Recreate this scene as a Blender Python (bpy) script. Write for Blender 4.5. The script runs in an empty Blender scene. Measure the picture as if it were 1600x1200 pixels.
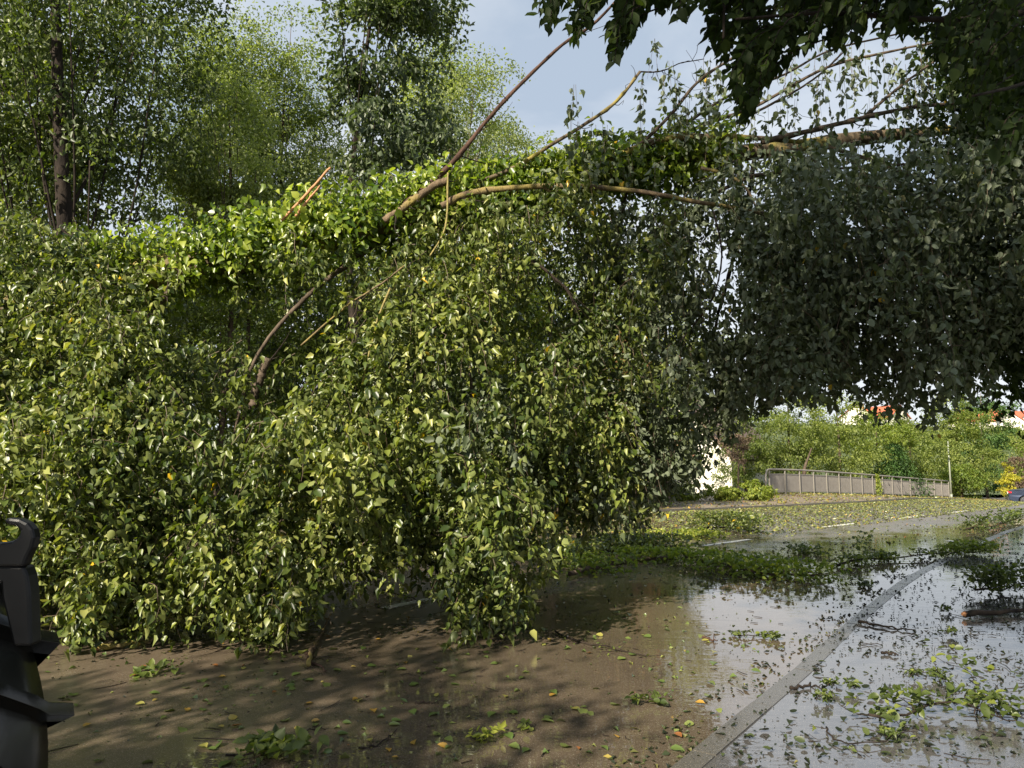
import bpy, math, random
import numpy as np
from mathutils import Vector, Matrix

C = bpy.context.scene.collection
SC = bpy.context.scene
rs = np.random.RandomState(7)
random.seed(7)

# ------------------------------------------------------------------ camera
F = 1156.0                      # focal length in photo pixels (1600 wide)
CAM = np.array([0.0, 0.0, 1.6])
TH = math.radians(6.2)
cam = bpy.data.cameras.new('camera')
cam.sensor_width = 36.0
cam.lens = F / 1600 * 36.0
cam.clip_start = 0.05
cam.clip_end = 2500
co = bpy.data.objects.new('camera', cam)
C.objects.link(co)
co.location = CAM
co.rotation_euler = (math.pi / 2 + TH, 0, 0)
SC.camera = co

# ------------------------------------------------------------------ light
SUN_DIR = np.array([0.50, 0.72, -0.62])          # the way the light travels
SUN_DIR /= np.linalg.norm(SUN_DIR)
SUN_E = math.asin(-SUN_DIR[2])
SUN_AZ = math.atan2(-SUN_DIR[0], -SUN_DIR[1])    # compass angle of the sun, from +Y towards +X
w = bpy.data.worlds.new('World')
SC.world = w
w.use_nodes = True
nt = w.node_tree
nt.nodes.clear()
out = nt.nodes.new('ShaderNodeOutputWorld')
bg = nt.nodes.new('ShaderNodeBackground')
sky = nt.nodes.new('ShaderNodeTexSky')
sky.sky_type = 'NISHITA'
sky.sun_disc = False
sky.sun_elevation = SUN_E
sky.sun_rotation = SUN_AZ
sky.dust_density = 1.5
bg.inputs['Strength'].default_value = 0.06
tc = nt.nodes.new('ShaderNodeTexCoord')
mp = nt.nodes.new('ShaderNodeMapping')
mp.inputs['Scale'].default_value = (1.0, 1.0, 2.2)
nz = nt.nodes.new('ShaderNodeTexNoise')
nz.inputs['Scale'].default_value = 2.1
nz.inputs['Detail'].default_value = 7
nz.inputs['Roughness'].default_value = 0.5
nz.inputs['Distortion'].default_value = 0.35
cr = nt.nodes.new('ShaderNodeValToRGB')
cr.color_ramp.elements[0].position = 0.43
cr.color_ramp.elements[0].color = (4.0, 4.75, 5.75, 1)
cr.color_ramp.elements[1].position = 0.63
cr.color_ramp.elements[1].color = (7.2, 7.5, 7.9, 1)
mx = nt.nodes.new('ShaderNodeMixRGB')
mx.inputs['Fac'].default_value = 0.86
L = nt.links.new
L(tc.outputs['Generated'], mp.inputs['Vector'])
L(mp.outputs['Vector'], nz.inputs['Vector'])
sx = nt.nodes.new('ShaderNodeSeparateXYZ'); L(tc.outputs['Generated'], sx.inputs['Vector'])
hz_ = nt.nodes.new('ShaderNodeMapRange'); hz_.inputs['From Min'].default_value = .5; hz_.inputs['From Max'].default_value = 0; hz_.inputs['To Min'].default_value = -.02; hz_.inputs['To Max'].default_value = .20
L(sx.outputs['Z'], hz_.inputs['Value'])
ah = nt.nodes.new('ShaderNodeMath'); ah.operation = 'ADD'; L(nz.outputs['Fac'], ah.inputs[0]); L(hz_.outputs['Result'], ah.inputs[1])
L(ah.outputs[0], cr.inputs['Fac'])
L(sky.outputs['Color'], mx.inputs['Color1'])
L(cr.outputs['Color'], mx.inputs['Color2'])
L(mx.outputs['Color'], bg.inputs['Color'])
L(bg.outputs['Background'], out.inputs['Surface'])
sl = bpy.data.lights.new('sun', 'SUN')
sl.energy = 5.0
sl.angle = math.radians(0.6)
sl.color = (1.0, 0.90, 0.74)
so = bpy.data.objects.new('sun', sl)
C.objects.link(so)
so.rotation_euler = Vector(SUN_DIR).to_track_quat('-Z', 'Y').to_euler()
SC.view_settings.view_transform = 'Standard'
SC.view_settings.look = 'None'
SC.view_settings.exposure = 1.15
SC.view_settings.gamma = 1
SC.view_settings.use_curve_mapping = False
SC.cycles.max_bounces = 6
SC.cycles.diffuse_bounces = 3
SC.cycles.glossy_bounces = 3
SC.cycles.transmission_bounces = 3
SC.cycles.transparent_max_bounces = 4
SC.cycles.caustics_reflective = False
SC.cycles.caustics_refractive = False
SC.cycles.sample_clamp_indirect = 4

# ------------------------------------------------------------------ helpers
def terrain(x, y):
    x = np.asarray(x, float); y = np.asarray(y, float)
    a = (x - 13) * .69 + (y - 38) * .72
    c = np.clip((x - 13) * .72 - (y - 38) * .69, -6, 14)
    ap = np.maximum(a, 0)
    ap = np.minimum(ap, 60)
    t = np.clip(a / 20, 0, 1); t = t * t * (3 - 2 * t)
    return -.04 * ap * ap / (ap + 5) - .045 * c * t

def ray(x, y):
    u = (x - 800) / F; v = (600 - y) / F
    c, s = math.cos(TH), math.sin(TH)
    return np.array([u, c - v * s, s + v * c])

def P(x, y, d):
    """the place in the scene seen at photo pixel x, y, at d metres forward"""
    r = ray(x, y)
    return CAM + r * (d / r[1])

def G(x, y, h=0.0):
    """the place on the ground seen at photo pixel x, y"""
    r = ray(x, y)
    d = 1.5
    while d < 400:
        p = CAM + r * (d / r[1])
        if p[2] <= terrain(p[0], p[1]) + h:
            break
        d *= 1.004
    return p

def PP(pts, d):
    d = d if hasattr(d, '__len__') else [d] * len(pts)
    return np.array([P(a, b, e) for (a, b), e in zip(pts, d)])

def nrm(v):
    v = np.asarray(v, float)
    return v / (np.linalg.norm(v, axis=-1, keepdims=True) + 1e-9)

def tag(o, label=None, cat=None, group=None, kind=None):
    if label: o['label'] = label
    if cat: o['category'] = cat
    if group: o['group'] = group
    if kind: o['kind'] = kind
    return o

def empty(name, loc, rz=0):
    o = bpy.data.objects.new(name, None)
    o.empty_display_size = .2
    C.objects.link(o)
    o.location = loc
    o.rotation_euler = (0, 0, rz)
    return o

def link(name, me, mat, parent=None, local=False):
    o = bpy.data.objects.new(name, me)
    if mat is not None and not me.materials:
        me.materials.append(mat)
    C.objects.link(o)
    if parent is not None:
        o.parent = parent
        if not local:                     # the mesh is in world coordinates
            root = parent; M = Matrix.Identity(4)
            while root is not None:
                M = root.matrix_basis_world if False else (Matrix.LocRotScale(root.location, root.rotation_euler, root.scale) @ M)
                root = root.parent
            o.matrix_basis = M.inverted()
    return o

class MB:
    def __init__(s): s.v = []; s.f = []; s.n = 0
    def add(s, v, f):
        v = np.asarray(v, float)
        s.v.append(v); s.f += [tuple(i + s.n for i in q) for q in f]; s.n += len(v)
    def box(s, c, d, rz=0, top=1.0):
        hx, hy, hz = d[0] / 2, d[1] / 2, d[2] / 2
        p = np.array([[x * (top if z > 0 else 1), y * (top if z > 0 else 1), z] for z in (-hz, hz) for x, y in ((-hx, -hy), (hx, -hy), (hx, hy), (-hx, hy))])
        cs, sn = math.cos(rz), math.sin(rz)
        q = p.copy(); q[:, 0] = p[:, 0] * cs - p[:, 1] * sn; q[:, 1] = p[:, 0] * sn + p[:, 1] * cs
        s.add(q + np.array(c), [(3, 2, 1, 0), (4, 5, 6, 7), (0, 1, 5, 4), (1, 2, 6, 5), (2, 3, 7, 6), (3, 0, 4, 7)])
    def tube(s, pts, rad, sides=6, rough=0.0):
        pts = np.asarray(pts, float); n = len(pts)
        rad = np.broadcast_to(np.asarray(rad, float), (n,)) if np.ndim(rad) else np.full(n, rad)
        t = np.gradient(pts, axis=0); t = nrm(t)
        up = np.array([0, 0, 1.0]) if abs(t[0][2]) < .9 else np.array([1.0, 0, 0])
        a = nrm(np.cross(t, up)); b = np.cross(t, a)
        ang = np.linspace(0, 2 * math.pi, sides, endpoint=False)
        ring = a[:, None, :] * np.cos(ang)[None, :, None] + b[:, None, :] * np.sin(ang)[None, :, None]
        rr = rad[:, None, None] * (1 + (rs.uniform(-rough, rough, (n, sides, 1)) if rough else 0))
        v = (pts[:, None, :] + ring * rr).reshape(-1, 3)
        f = []
        for i in range(n - 1):
            for j in range(sides):
                k = (j + 1) % sides
                f.append((i * sides + j, i * sides + k, (i + 1) * sides + k, (i + 1) * sides + j))
        f.append(tuple(range(sides))[::-1]); f.append(tuple((n - 1) * sides + j for j in range(sides)))
        s.add(v, f)
    def mesh(s, name, smooth=False):
        me = bpy.data.meshes.new(name)
        me.from_pydata([tuple(q) for q in np.vstack(s.v)], [], s.f)
        if smooth: me.polygons.foreach_set('use_smooth', [True] * len(me.polygons))
        me.update()
        return me
    def build(s, name, mat, parent=None, smooth=False, local=False):
        return link(name, s.mesh(name, smooth), mat, parent, local)

def spline(pts, n):
    """Catmull-Rom through the points"""
    pts = np.asarray(pts, float)
    if len(pts) < 3:
        t = np.linspace(0, 1, n)[:, None]
        return pts[0] * (1 - t) + pts[-1] * t
    p = np.vstack([2 * pts[0] - pts[1], pts, 2 * pts[-1] - pts[-2]])
    o = []
    m = len(pts) - 1
    for s in np.linspace(0, m - 1e-6, n):
        i = int(s); t = s - i
        a, b, c, d = p[i], p[i + 1], p[i + 2], p[i + 3]
        o.append(.5 * (2 * b + (c - a) * t + (2 * a - 5 * b + 4 * c - d) * t * t + (3 * b - a - 3 * c + d) * t ** 3))
    return np.array(o)

T_FULL = (np.array([[0, 0, 0], [.16, .30, .05], [.52, .34, .06], [1, 0, -.10], [.52, -.34, .06], [.16, -.30, .05], [.42, 0, -.04]]),
          [(6, 0, 5), (6, 5, 4), (6, 4, 3), (6, 3, 2), (6, 2, 1), (6, 1, 0)])
T_LOW = (np.array([[0, 0, 0], [.4, .34, .07], [1, 0, -.08], [.4, -.34, .07]]), [(0, 3, 2), (0, 2, 1)])
T_BIG = (np.array([[0, 0, 0], [.10, .22, .03], [.34, .36, .07], [.66, .27, .05], [.86, .11, 0], [1, 0, -.08],
                   [.86, -.11, 0], [.66, -.27, .05], [.34, -.36, .07], [.10, -.22, .03], [.36, 0, -.03], [.7, 0, -.03]]),
         [(0, 9, 10), (9, 8, 10), (8, 7, 11, 10), (7, 6, 11), (6, 5, 11), (5, 4, 11), (4, 3, 11), (3, 2, 10, 11), (2, 1, 10), (1, 0, 10)])

class Leaves:
    def __init__(s): s.p = []; s.d = []; s.n = []; s.s = []; s.r = []
    def add(s, p, d, n, size, r):
        p = np.atleast_2d(p)
        k = len(p)
        s.p.append(p); s.d.append(np.broadcast_to(d, (k, 3))); s.n.append(np.broadcast_to(n, (k, 3)))
        s.s.append(np.broadcast_to(size, (k,))); s.r.append(np.broadcast_to(r, (k,)))
    def pack(s):
        s.P = np.vstack(s.p); s.D = nrm(np.vstack(s.d)); s.N = np.vstack(s.n)
        s.S = np.concatenate(s.s); s.R = np.clip(np.concatenate(s.r), 0, .97); s.R[rs.rand(len(s.R)) < .003] = 1.0
        y = nrm(np.cross(s.N, s.D)); s.Y = y; s.Z = np.cross(s.D, y)
        return s
    def take(s, idx):
        o = Leaves(); 
        for k in ('P', 'D', 'N', 'S', 'R', 'Y', 'Z'): setattr(o, k, getattr(s, k)[idx])
        return o
    def build(s, name, mat, parent=None, tmpl=T_FULL, wide=1.0):
        if not hasattr(s, 'P'): s.pack()
        V, Fc = tmpl
        N = len(s.P); m = len(V)
        curl = rs.uniform(.4, 5.0, N)
        bend = rs.normal(-.05, .24, N)
        wd = wide * rs.uniform(.55, 1.1, N)
        X = V[:, 0][None, :, None] * s.D[:, None, :]
        Yc = (V[:, 1][None, :] * wd[:, None])[:, :, None] * s.Y[:, None, :]
        Zc = (V[:, 2][None, :] * curl[:, None] + bend[:, None] * (V[:, 0] ** 2)[None, :])[:, :, None] * s.Z[:, None, :]
        v = s.P[:, None, :] + (X + Yc + Zc) * s.S[:, None, None]
        me = bpy.data.meshes.new(name)
        ls = np.array([len(f) for f in Fc]); flat = np.concatenate([np.array(f) for f in Fc])
        loops = (flat[None, :] + (np.arange(N) * m)[:, None]).ravel()
        tot = np.tile(ls, N)
        me.vertices.add(N * m); me.vertices.foreach_set('co', v.astype(np.float32).ravel())
        me.loops.add(len(loops)); me.loops.foreach_set('vertex_index', loops.astype(np.int32))
        me.polygons.add(len(tot))
        me.polygons.foreach_set('loop_start', (np.cumsum(tot) - tot).astype(np.int32))
        me.polygons.foreach_set('loop_total', tot.astype(np.int32))
        me.update(calc_edges=True)
        at = me.attributes.new('rnd', 'FLOAT', 'POINT')
        at.data.foreach_set('value', np.repeat(s.R, m).astype(np.float32))
        me.polygons.foreach_set('use_smooth', [True] * len(me.polygons))
        o = link(name, me, mat, parent)
        return o

def leaf_mesh(name, mat, rnd, seed, tmpl=T_BIG, curl=1.6):
    """one leaf, 1 unit long, for the leaves that are objects of their own"""
    r = np.random.RandomState(seed)
    V, Fc = tmpl
    V = V.copy(); V[:, 2] = V[:, 2] * curl + r.normal(0, .12) * V[:, 0] ** 2 + r.normal(0, .02, len(V))
    V[:, 1] *= r.uniform(.85, 1.15)
    me = bpy.data.meshes.new(name)
    me.from_pydata([tuple(q) for q in V], [], Fc)
    at = me.attributes.new('rnd', 'FLOAT', 'POINT')
    at.data.foreach_set('value', [rnd] * len(V))
    me.polygons.foreach_set('use_smooth', [True] * len(me.polygons))
    me.materials.append(mat); me.update()
    return me

def leaf_objects(lv, meshes, parent, name='leaf'):
    Mi = Matrix.LocRotScale(parent.location, parent.rotation_euler, parent.scale).inverted() if parent else Matrix.Identity(4)
    res = []
    for i in range(len(lv.P)):
        me = meshes[min(len(meshes) - 1, int(lv.R[i] * len(meshes)))]
        o = bpy.data.objects.new(name, me)
        s = lv.S[i]
        M = Matrix(((lv.D[i][0] * s, lv.Y[i][0] * s, lv.Z[i][0] * s, lv.P[i][0]),
                    (lv.D[i][1] * s, lv.Y[i][1] * s, lv.Z[i][1] * s, lv.P[i][1]),
                    (lv.D[i][2] * s, lv.Y[i][2] * s, lv.Z[i][2] * s, lv.P[i][2]), (0, 0, 0, 1)))
        C.objects.link(o)
        if parent: o.parent = parent
        o.matrix_basis = Mi @ M
        res.append(o)
    return res

# ------------------------------------------------------------------ materials
def mat_new(name):
    m = bpy.data.materials.new(name); m.use_nodes = True
    b = m.node_tree.nodes['Principled BSDF']
    return m, m.node_tree, b

def ramp(nt, stops):
    r = nt.nodes.new('ShaderNodeValToRGB')
    e = r.color_ramp.elements
    while len(e) < len(stops): e.new(.5)
    for k, (p, c) in enumerate(stops):
        e[k].position = p; e[k].color = (*c, 1)
    return r

def noise(nt, scale, detail=4, rough=.55, coord='Object', vec=None):
    t = nt.nodes.new('ShaderNodeTexCoord')
    n = nt.nodes.new('ShaderNodeTexNoise')
    n.inputs['Scale'].default_value = scale; n.inputs['Detail'].default_value = detail
    n.inputs['Roughness'].default_value = rough
    if vec is not None:
        m = nt.nodes.new('ShaderNodeMapping'); m.inputs['Scale'].default_value = vec
        nt.links.new(t.outputs[coord], m.inputs['Vector']); nt.links.new(m.outputs['Vector'], n.inputs['Vector'])
    else:
        nt.links.new(t.outputs[coord], n.inputs['Vector'])
    return n

def bump(nt, b, src, dist, strength=1.0):
    bp = nt.nodes.new('ShaderNodeBump')
    bp.inputs['Distance'].default_value = dist; bp.inputs['Strength'].default_value = strength
    nt.links.new(src, bp.inputs['Height']); nt.links.new(bp.outputs['Normal'], b.inputs['Normal'])
    return bp

def plain(name, c, rough=.6, metal=0, var=.12, scale=6, bmp=0.0, spec=.5):
    m, nt, b = mat_new(name)
    n = noise(nt, scale)
    lo = tuple(max(0, x * (1 - var * 2)) for x in c); hi = tuple(x * (1 + var * 2) for x in c)
    r = ramp(nt, [(.3, lo), (.7, hi)])
    nt.links.new(n.outputs['Fac'], r.inputs['Fac']); nt.links.new(r.outputs['Color'], b.inputs['Base Color'])
    b.inputs['Roughness'].default_value = rough; b.inputs['Metallic'].default_value = metal
    b.inputs['Specular IOR Level'].default_value = spec
    if bmp: bump(nt, b, n.outputs['Fac'], bmp)
    return m

def leafmat(name, stops, under, trans=.32, rough=.42, und_mix=.6, spec=.45, tboost=1.5):
    """leaf: colour from the leaf's own value, paler underside, light shining through"""
    m, nt, b = mat_new(name)
    a = nt.nodes.new('ShaderNodeAttribute'); a.attribute_name = 'rnd'
    r = ramp(nt, stops)
    nt.links.new(a.outputs['Fac'], r.inputs['Fac'])
    g = nt.nodes.new('ShaderNodeNewGeometry')
    mu = nt.nodes.new('ShaderNodeMath'); mu.operation = 'MULTIPLY'; mu.inputs[1].default_value = und_mix
    nt.links.new(g.outputs['Backfacing'], mu.inputs[0])
    mix = nt.nodes.new('ShaderNodeMixRGB'); mix.inputs['Color2'].default_value = (*under, 1)
    nt.links.new(mu.outputs[0], mix.inputs['Fac']); nt.links.new(r.outputs['Color'], mix.inputs['Color1'])
    nt.links.new(mix.outputs['Color'], b.inputs['Base Color'])
    b.inputs['Roughness'].default_value = rough; b.inputs['Specular IOR Level'].default_value = spec
    tr = nt.nodes.new('ShaderNodeBsdfTranslucent')
    bc = nt.nodes.new('ShaderNodeMixRGB'); bc.blend_type = 'MULTIPLY'; bc.inputs['Fac'].default_value = 1
    bc.inputs['Color2'].default_value = (1.25 * tboost, 1.35 * tboost, .45 * tboost, 1)
    nt.links.new(r.outputs['Color'], bc.inputs['Color1']); nt.links.new(bc.outputs['Color'], tr.inputs['Color'])
    ms = nt.nodes.new('ShaderNodeMixShader'); ms.inputs['Fac'].default_value = trans
    nt.links.new(b.outputs['BSDF'], ms.inputs[1]); nt.links.new(tr.outputs['BSDF'], ms.inputs[2])
    nt.links.new(ms.outputs['Shader'], nt.nodes['Material Output'].inputs['Surface'])
    return m

Y1 = (.55, .36, .02)
M = {}
M['leaf_fallen'] = leafmat('leaf_fallen', [(0, (.022, .040, .008)), (.35, (.060, .090, .015)), (.7, (.145, .175, .030)), (.93, (.23, .26, .07)), (.98, (.32, .32, .09)), (.99, Y1)],
                           (.15, .175, .06), trans=.24, rough=.38)
M['leaf_silver'] = leafmat('leaf_silver', [(0, (.042, .058, .026)), (.5, (.075, .10, .045)), (.97, (.14, .17, .08)), (.992, (.14, .17, .08)), (.996, Y1)],
                           (.18, .21, .14), trans=.26, rough=.5, und_mix=.7, spec=.35)
M['leaf_ivy'] = leafmat('leaf_ivy', [(0, (.040, .080, .008)), (.5, (.13, .185, .018)), (1, (.30, .34, .05))], (.15, .2, .05), trans=.36, rough=.33)
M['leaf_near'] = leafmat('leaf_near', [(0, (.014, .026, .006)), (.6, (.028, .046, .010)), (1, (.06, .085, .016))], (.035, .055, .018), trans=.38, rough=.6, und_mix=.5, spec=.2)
M['leaf_dark'] = leafmat('leaf_dark', [(0, (.035, .055, .012)), (.6, (.085, .115, .024)), (1, (.22, .25, .05))], (.10, .13, .05), trans=.36, rough=.45)
M['leaf_maple'] = leafmat('leaf_maple', [(0, (.030, .048, .020)), (.6, (.075, .105, .040)), (1, (.20, .23, .08))], (.14, .17, .10), trans=.33, rough=.45)
M['leaf_poplar'] = leafmat('leaf_poplar', [(0, (.09, .12, .036)), (.5, (.155, .19, .065)), (1, (.27, .30, .13))], (.26, .30, .16), trans=.45, rough=.5)
M['leaf_mid'] = leafmat('leaf_mid', [(0, (.055, .085, .016)), (.5, (.125, .165, .032)), (1, (.25, .28, .07))], (.15, .19, .06), trans=.42, rough=.5)
M['leaf_lime'] = leafmat('leaf_lime', [(0, (.09, .14, .018)), (.5, (.19, .24, .03)), (1, (.34, .35, .06))], (.2, .22, .06), trans=.36, rough=.5)
M['leaf_yellow'] = leafmat('leaf_yellow', [(0, (.22, .24, .02)), (.5, (.36, .34, .03)), (1, (.5, .42, .04))], (.35, .32, .06), trans=.3, rough=.5)
M['leaf_brown'] = leafmat('leaf_brown', [(0, (.08, .05, .035)), (.5, (.13, .09, .06)), (1, (.20, .14, .09))], (.15, .11, .08), trans=.2, rough=.6)
M['leaf_conifer'] = leafmat('leaf_conifer', [(0, (.025, .06, .012)), (.6, (.045, .10, .018)), (1, (.09, .16, .03))], (.05, .1, .03), trans=.2, rough=.6)
M['litter_road'] = leafmat('litter_road', [(0, (.05, .085, .02)), (.35, (.10, .14, .035)), (.6, (.17, .19, .05)), (.8, (.28, .25, .06)), (.92, (.36, .22, .04)), (1, (.22, .09, .03))],
                           (.2, .22, .12), trans=.08, rough=.3, und_mix=.5)
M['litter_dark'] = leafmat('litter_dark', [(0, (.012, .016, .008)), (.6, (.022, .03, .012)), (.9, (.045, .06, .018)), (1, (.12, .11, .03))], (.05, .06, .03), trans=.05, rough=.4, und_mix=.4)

def bark(name, lo, hi, scale=9, moss=None, bmp=.02):
    m, nt, b = mat_new(name)
    n = noise(nt, scale, 7, .65, vec=(1, 1, .35))
    st = [(.30, lo), (.62, hi)]
    r = ramp(nt, st)
    nt.links.new(n.outputs['Fac'], r.inputs['Fac'])
    src = r.outputs['Color']
    if moss:
        n2 = noise(nt, 2.2, 4)
        r2 = ramp(nt, [(.48, (0, 0, 0)), (.6, (1, 1, 1))])
        nt.links.new(n2.outputs['Fac'], r2.inputs['Fac'])
        mix = nt.nodes.new('ShaderNodeMixRGB'); mix.inputs['Color2'].default_value = (*moss, 1)
        nt.links.new(r2.outputs['Color'], mix.inputs['Fac']); nt.links.new(src, mix.inputs['Color1']); src = mix.outputs['Color']
    nt.links.new(src, b.inputs['Base Color'])
    b.inputs['Roughness'].default_value = .9; b.inputs['Specular IOR Level'].default_value = .2
    bump(nt, b, n.outputs['Fac'], bmp * 1.6)
    return m
M['bark'] = bark('bark', (.035, .026, .018), (.12, .09, .065))
M['bark_dark'] = bark('bark_dark', (.008, .006, .005), (.036, .027, .020))
M['bark_moss'] = bark('bark_moss', (.06, .045, .028), (.17, .13, .085), moss=(.24, .20, .05))
M['bark_tan'] = bark('bark_tan', (.07, .05, .032), (.20, .145, .09), scale=20, moss=(.24, .19, .06))
M['bark_red'] = bark('bark_red', (.03, .018, .013), (.10, .058, .042), scale=14)
M['wood_raw'] = plain('wood_raw', (.42, .20, .09), .7, scale=20, bmp=.01)
M['twig'] = plain('twig', (.10, .07, .045), .7, scale=20)
M['twig_lichen'] = plain('twig_lichen', (.22, .18, .055), .8, scale=30, var=.2)

# --- wet road
def wet_mat(name, lo, hi, pud_rough, dry_rough, ior, ripple, grain_scale, attr=True, tint=None):
    m, nt, b = mat_new(name)
    L = nt.links.new
    n1 = noise(nt, .55, 5, .6)
    n2 = noise(nt, grain_scale, 3, .7)
    r = ramp(nt, [(.30, lo), (.72, hi)])
    mixn = nt.nodes.new('ShaderNodeMath'); mixn.operation = 'MULTIPLY_ADD'; mixn.inputs[1].default_value = .45; 
    L(n2.outputs['Fac'], mixn.inputs[0])
    h = nt.nodes.new('ShaderNodeMath'); h.operation = 'MULTIPLY'; h.inputs[1].default_value = .55
    L(n1.outputs['Fac'], h.inputs[0]); L(h.outputs[0], mixn.inputs[2])
    L(mixn.outputs[0], r.inputs['Fac'])
    # speckle of pale stones
    vo = nt.nodes.new('ShaderNodeTexVoronoi'); vo.inputs['Scale'].default_value = 85
    t = nt.nodes.new('ShaderNodeTexCoord'); L(t.outputs['Object'], vo.inputs['Vector'])
    rv = ramp(nt, [(.12, (1, 1, 1)), (.26, (0, 0, 0))]); L(vo.outputs['Distance'], rv.inputs['Fac'])
    mv = nt.nodes.new('ShaderNodeMath'); mv.operation = 'MULTIPLY'; mv.inputs[1].default_value = .6
    L(rv.outputs['Color'], mv.inputs[0])
    mc = nt.nodes.new('ShaderNodeMixRGB'); mc.inputs['Color2'].default_value = (.36, .32, .26, 1)
    L(mv.outputs[0], mc.inputs['Fac']); L(r.outputs['Color'], mc.inputs['Color1'])
    L(mc.outputs['Color'], b.inputs['Base Color'])
    pass
    # puddle depth from the sheet + noise
    pd = nt.nodes.new('ShaderNodeAttribute'); pd.attribute_name = 'puddle'
    n3 = noise(nt, .9, 5, .6)
    ad = nt.nodes.new('ShaderNodeMath'); ad.operation = 'ADD'; L(pd.outputs['Fac'], ad.inputs[0]); L(n3.outputs['Fac'], ad.inputs[1])
    mr = nt.nodes.new('ShaderNodeMapRange'); mr.inputs['From Min'].default_value = .72; mr.inputs['From Max'].default_value = 1.05
    L(ad.outputs[0], mr.inputs['Value'])
    rr = nt.nodes.new('ShaderNodeMapRange'); rr.inputs['To Min'].default_value = dry_rough; rr.inputs['To Max'].default_value = pud_rough
    io = nt.nodes.new('ShaderNodeMapRange'); io.inputs['To Min'].default_value = 1.45; io.inputs['To Max'].default_value = ior
    L(mr.outputs['Result'], io.inputs['Value']); L(io.outputs['Result'], b.inputs['IOR'])
    L(mr.outputs['Result'], rr.inputs['Value']); L(rr.outputs['Result'], b.inputs['Roughness'])
    # relief: grain where the film is thin, soft ripples on the water
    g = noise(nt, grain_scale * .8, 2, .6)
    rp = noise(nt, 4, 2, .5, vec=(1, 2.2, 1))
    inv = nt.nodes.new('ShaderNodeMath'); inv.operation = 'SUBTRACT'; inv.inputs[0].default_value = 1; L(mr.outputs['Result'], inv.inputs[1])
    gg = nt.nodes.new('ShaderNodeMath'); gg.operation = 'MULTIPLY'; L(g.outputs['Fac'], gg.inputs[0]); L(inv.outputs[0], gg.inputs[1])
    b1 = nt.nodes.new('ShaderNodeBump'); b1.inputs['Distance'].default_value = .002; L(gg.outputs[0], b1.inputs['Height'])
    b2 = nt.nodes.new('ShaderNodeBump'); b2.inputs['Distance'].default_value = ripple; L(rp.outputs['Fac'], b2.inputs['Height'])
    L(b1.outputs['Normal'], b2.inputs['Normal']); L(b2.outputs['Normal'], b.inputs['Normal'])
    return m
M['road'] = wet_mat('road', (.052, .040, .028), (.150, .116, .080), .035, .28, 2.3, .0016, 60)
M['pavement'] = wet_mat('pavement', (.05, .048, .046), (.11, .105, .10), .04, .12, 2.7, .0022, 90)
M['kerb'] = wet_mat('kerb', (.05, .047, .04), (.12, .112, .098), .06, .25, 1.7, .002, 60)
M['far_path'] = plain('far_path', (.17, .13, .085), .55, scale=1.2, var=.2)
M['grass'] = plain('grass', (.055, .075, .022), .9, scale=1.5, var=.25, bmp=.05)
M['paint'] = plain('paint', (.62, .60, .54), .35, scale=14, var=.12)

# ------------------------------------------------------------------ ground, road, pavement
def grid_mesh(name, PT, mat, puddle=None, kind='structure'):
    n, m = PT.shape[:2]
    f = [(i * m + j, i * m + j + 1, (i + 1) * m + j + 1, (i + 1) * m + j) for i in range(n - 1) for j in range(m - 1)]
    me = bpy.data.meshes.new(name)
    me.from_pydata([tuple(q) for q in PT.reshape(-1, 3)], [], f)
    me.polygons.foreach_set('use_smooth', [True] * len(me.polygons))
    if puddle is not None:
        at = me.attributes.new('puddle', 'FLOAT', 'POINT'); at.data.foreach_set('value', puddle.astype(np.float32).ravel())
    me.update()
    o = link(name, me, mat)
    o['kind'] = kind
    return o

kerb_px = [(1080, 1190), (1155, 1127), (1230, 1065), (1330, 975), (1420, 905), (1500, 866), (1600, 824)]
K = [G(a, b)[:2] for a, b in kerb_px]
K = [np.array(K[0]) + (K[0] - K[1]) / np.linalg.norm(K[0] - K[1]) * t for t in (24, 12, 5, 2)] + K
dirn = (K[-1] - K[-2]) / np.linalg.norm(K[-1] - K[-2])
dirn = dirn + np.array([.10, -.02]); dirn /= np.linalg.norm(dirn)
K += [K[-1] + dirn * 15, K[-1] + dirn * 40]
K = np.array(K)
def resample(pts, n):
    q = spline(pts, 600); s = np.concatenate([[0], np.cumsum(np.linalg.norm(np.diff(q, axis=0), axis=1))])
    t = np.linspace(0, s[-1], n)
    return np.stack([np.interp(t, s, q[:, k]) for k in range(q.shape[1])], 1), s[-1]
KR, KLEN = resample(K, 260)
FAR = np.array([(-60, -4), (-28, 12), (-10, 18.5), (0, 23), (5.6, 25.7), (12, 29.5), (20, 35.5), (28, 43), (38, 53), (60, 76), (75, 92)], float)
FR, _ = resample(FAR, 260)
tt = np.linspace(0, 1, 90)[None, :, None] ** 1.5
XY = KR[:, None, :] * (1 - tt) + FR[:, None, :] * tt
Z = terrain(XY[..., 0], XY[..., 1])
off = np.linalg.norm(XY - KR[:, None, :], axis=2)
pud = .66 * np.exp(-(off / 2.6) ** 2) + .10
pud += .22 * np.exp(-((XY[..., 0] - 4) / 9) ** 2 - ((XY[..., 1] - 16) / 8) ** 2)
grid_mesh('road', np.dstack([XY, Z]), M['road'], pud)
# right-hand pavement
tng = nrm(np.gradient(KR, axis=0)); nR = np.stack([tng[:, 1], -tng[:, 0]], 1)
KERB_H = .052
o2 = np.array([.125, .6, 1.2, 2, 3, 4.5, 6.5, 9])[None, :, None]
XY2 = KR[:, None, :] + nR[:, None, :] * o2
Z2 = terrain(XY2[..., 0], XY2[..., 1]) + KERB_H - .004
grid_mesh('pavement', np.dstack([XY2, Z2]), M['pavement'], np.full(Z2.shape, .56))
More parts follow.
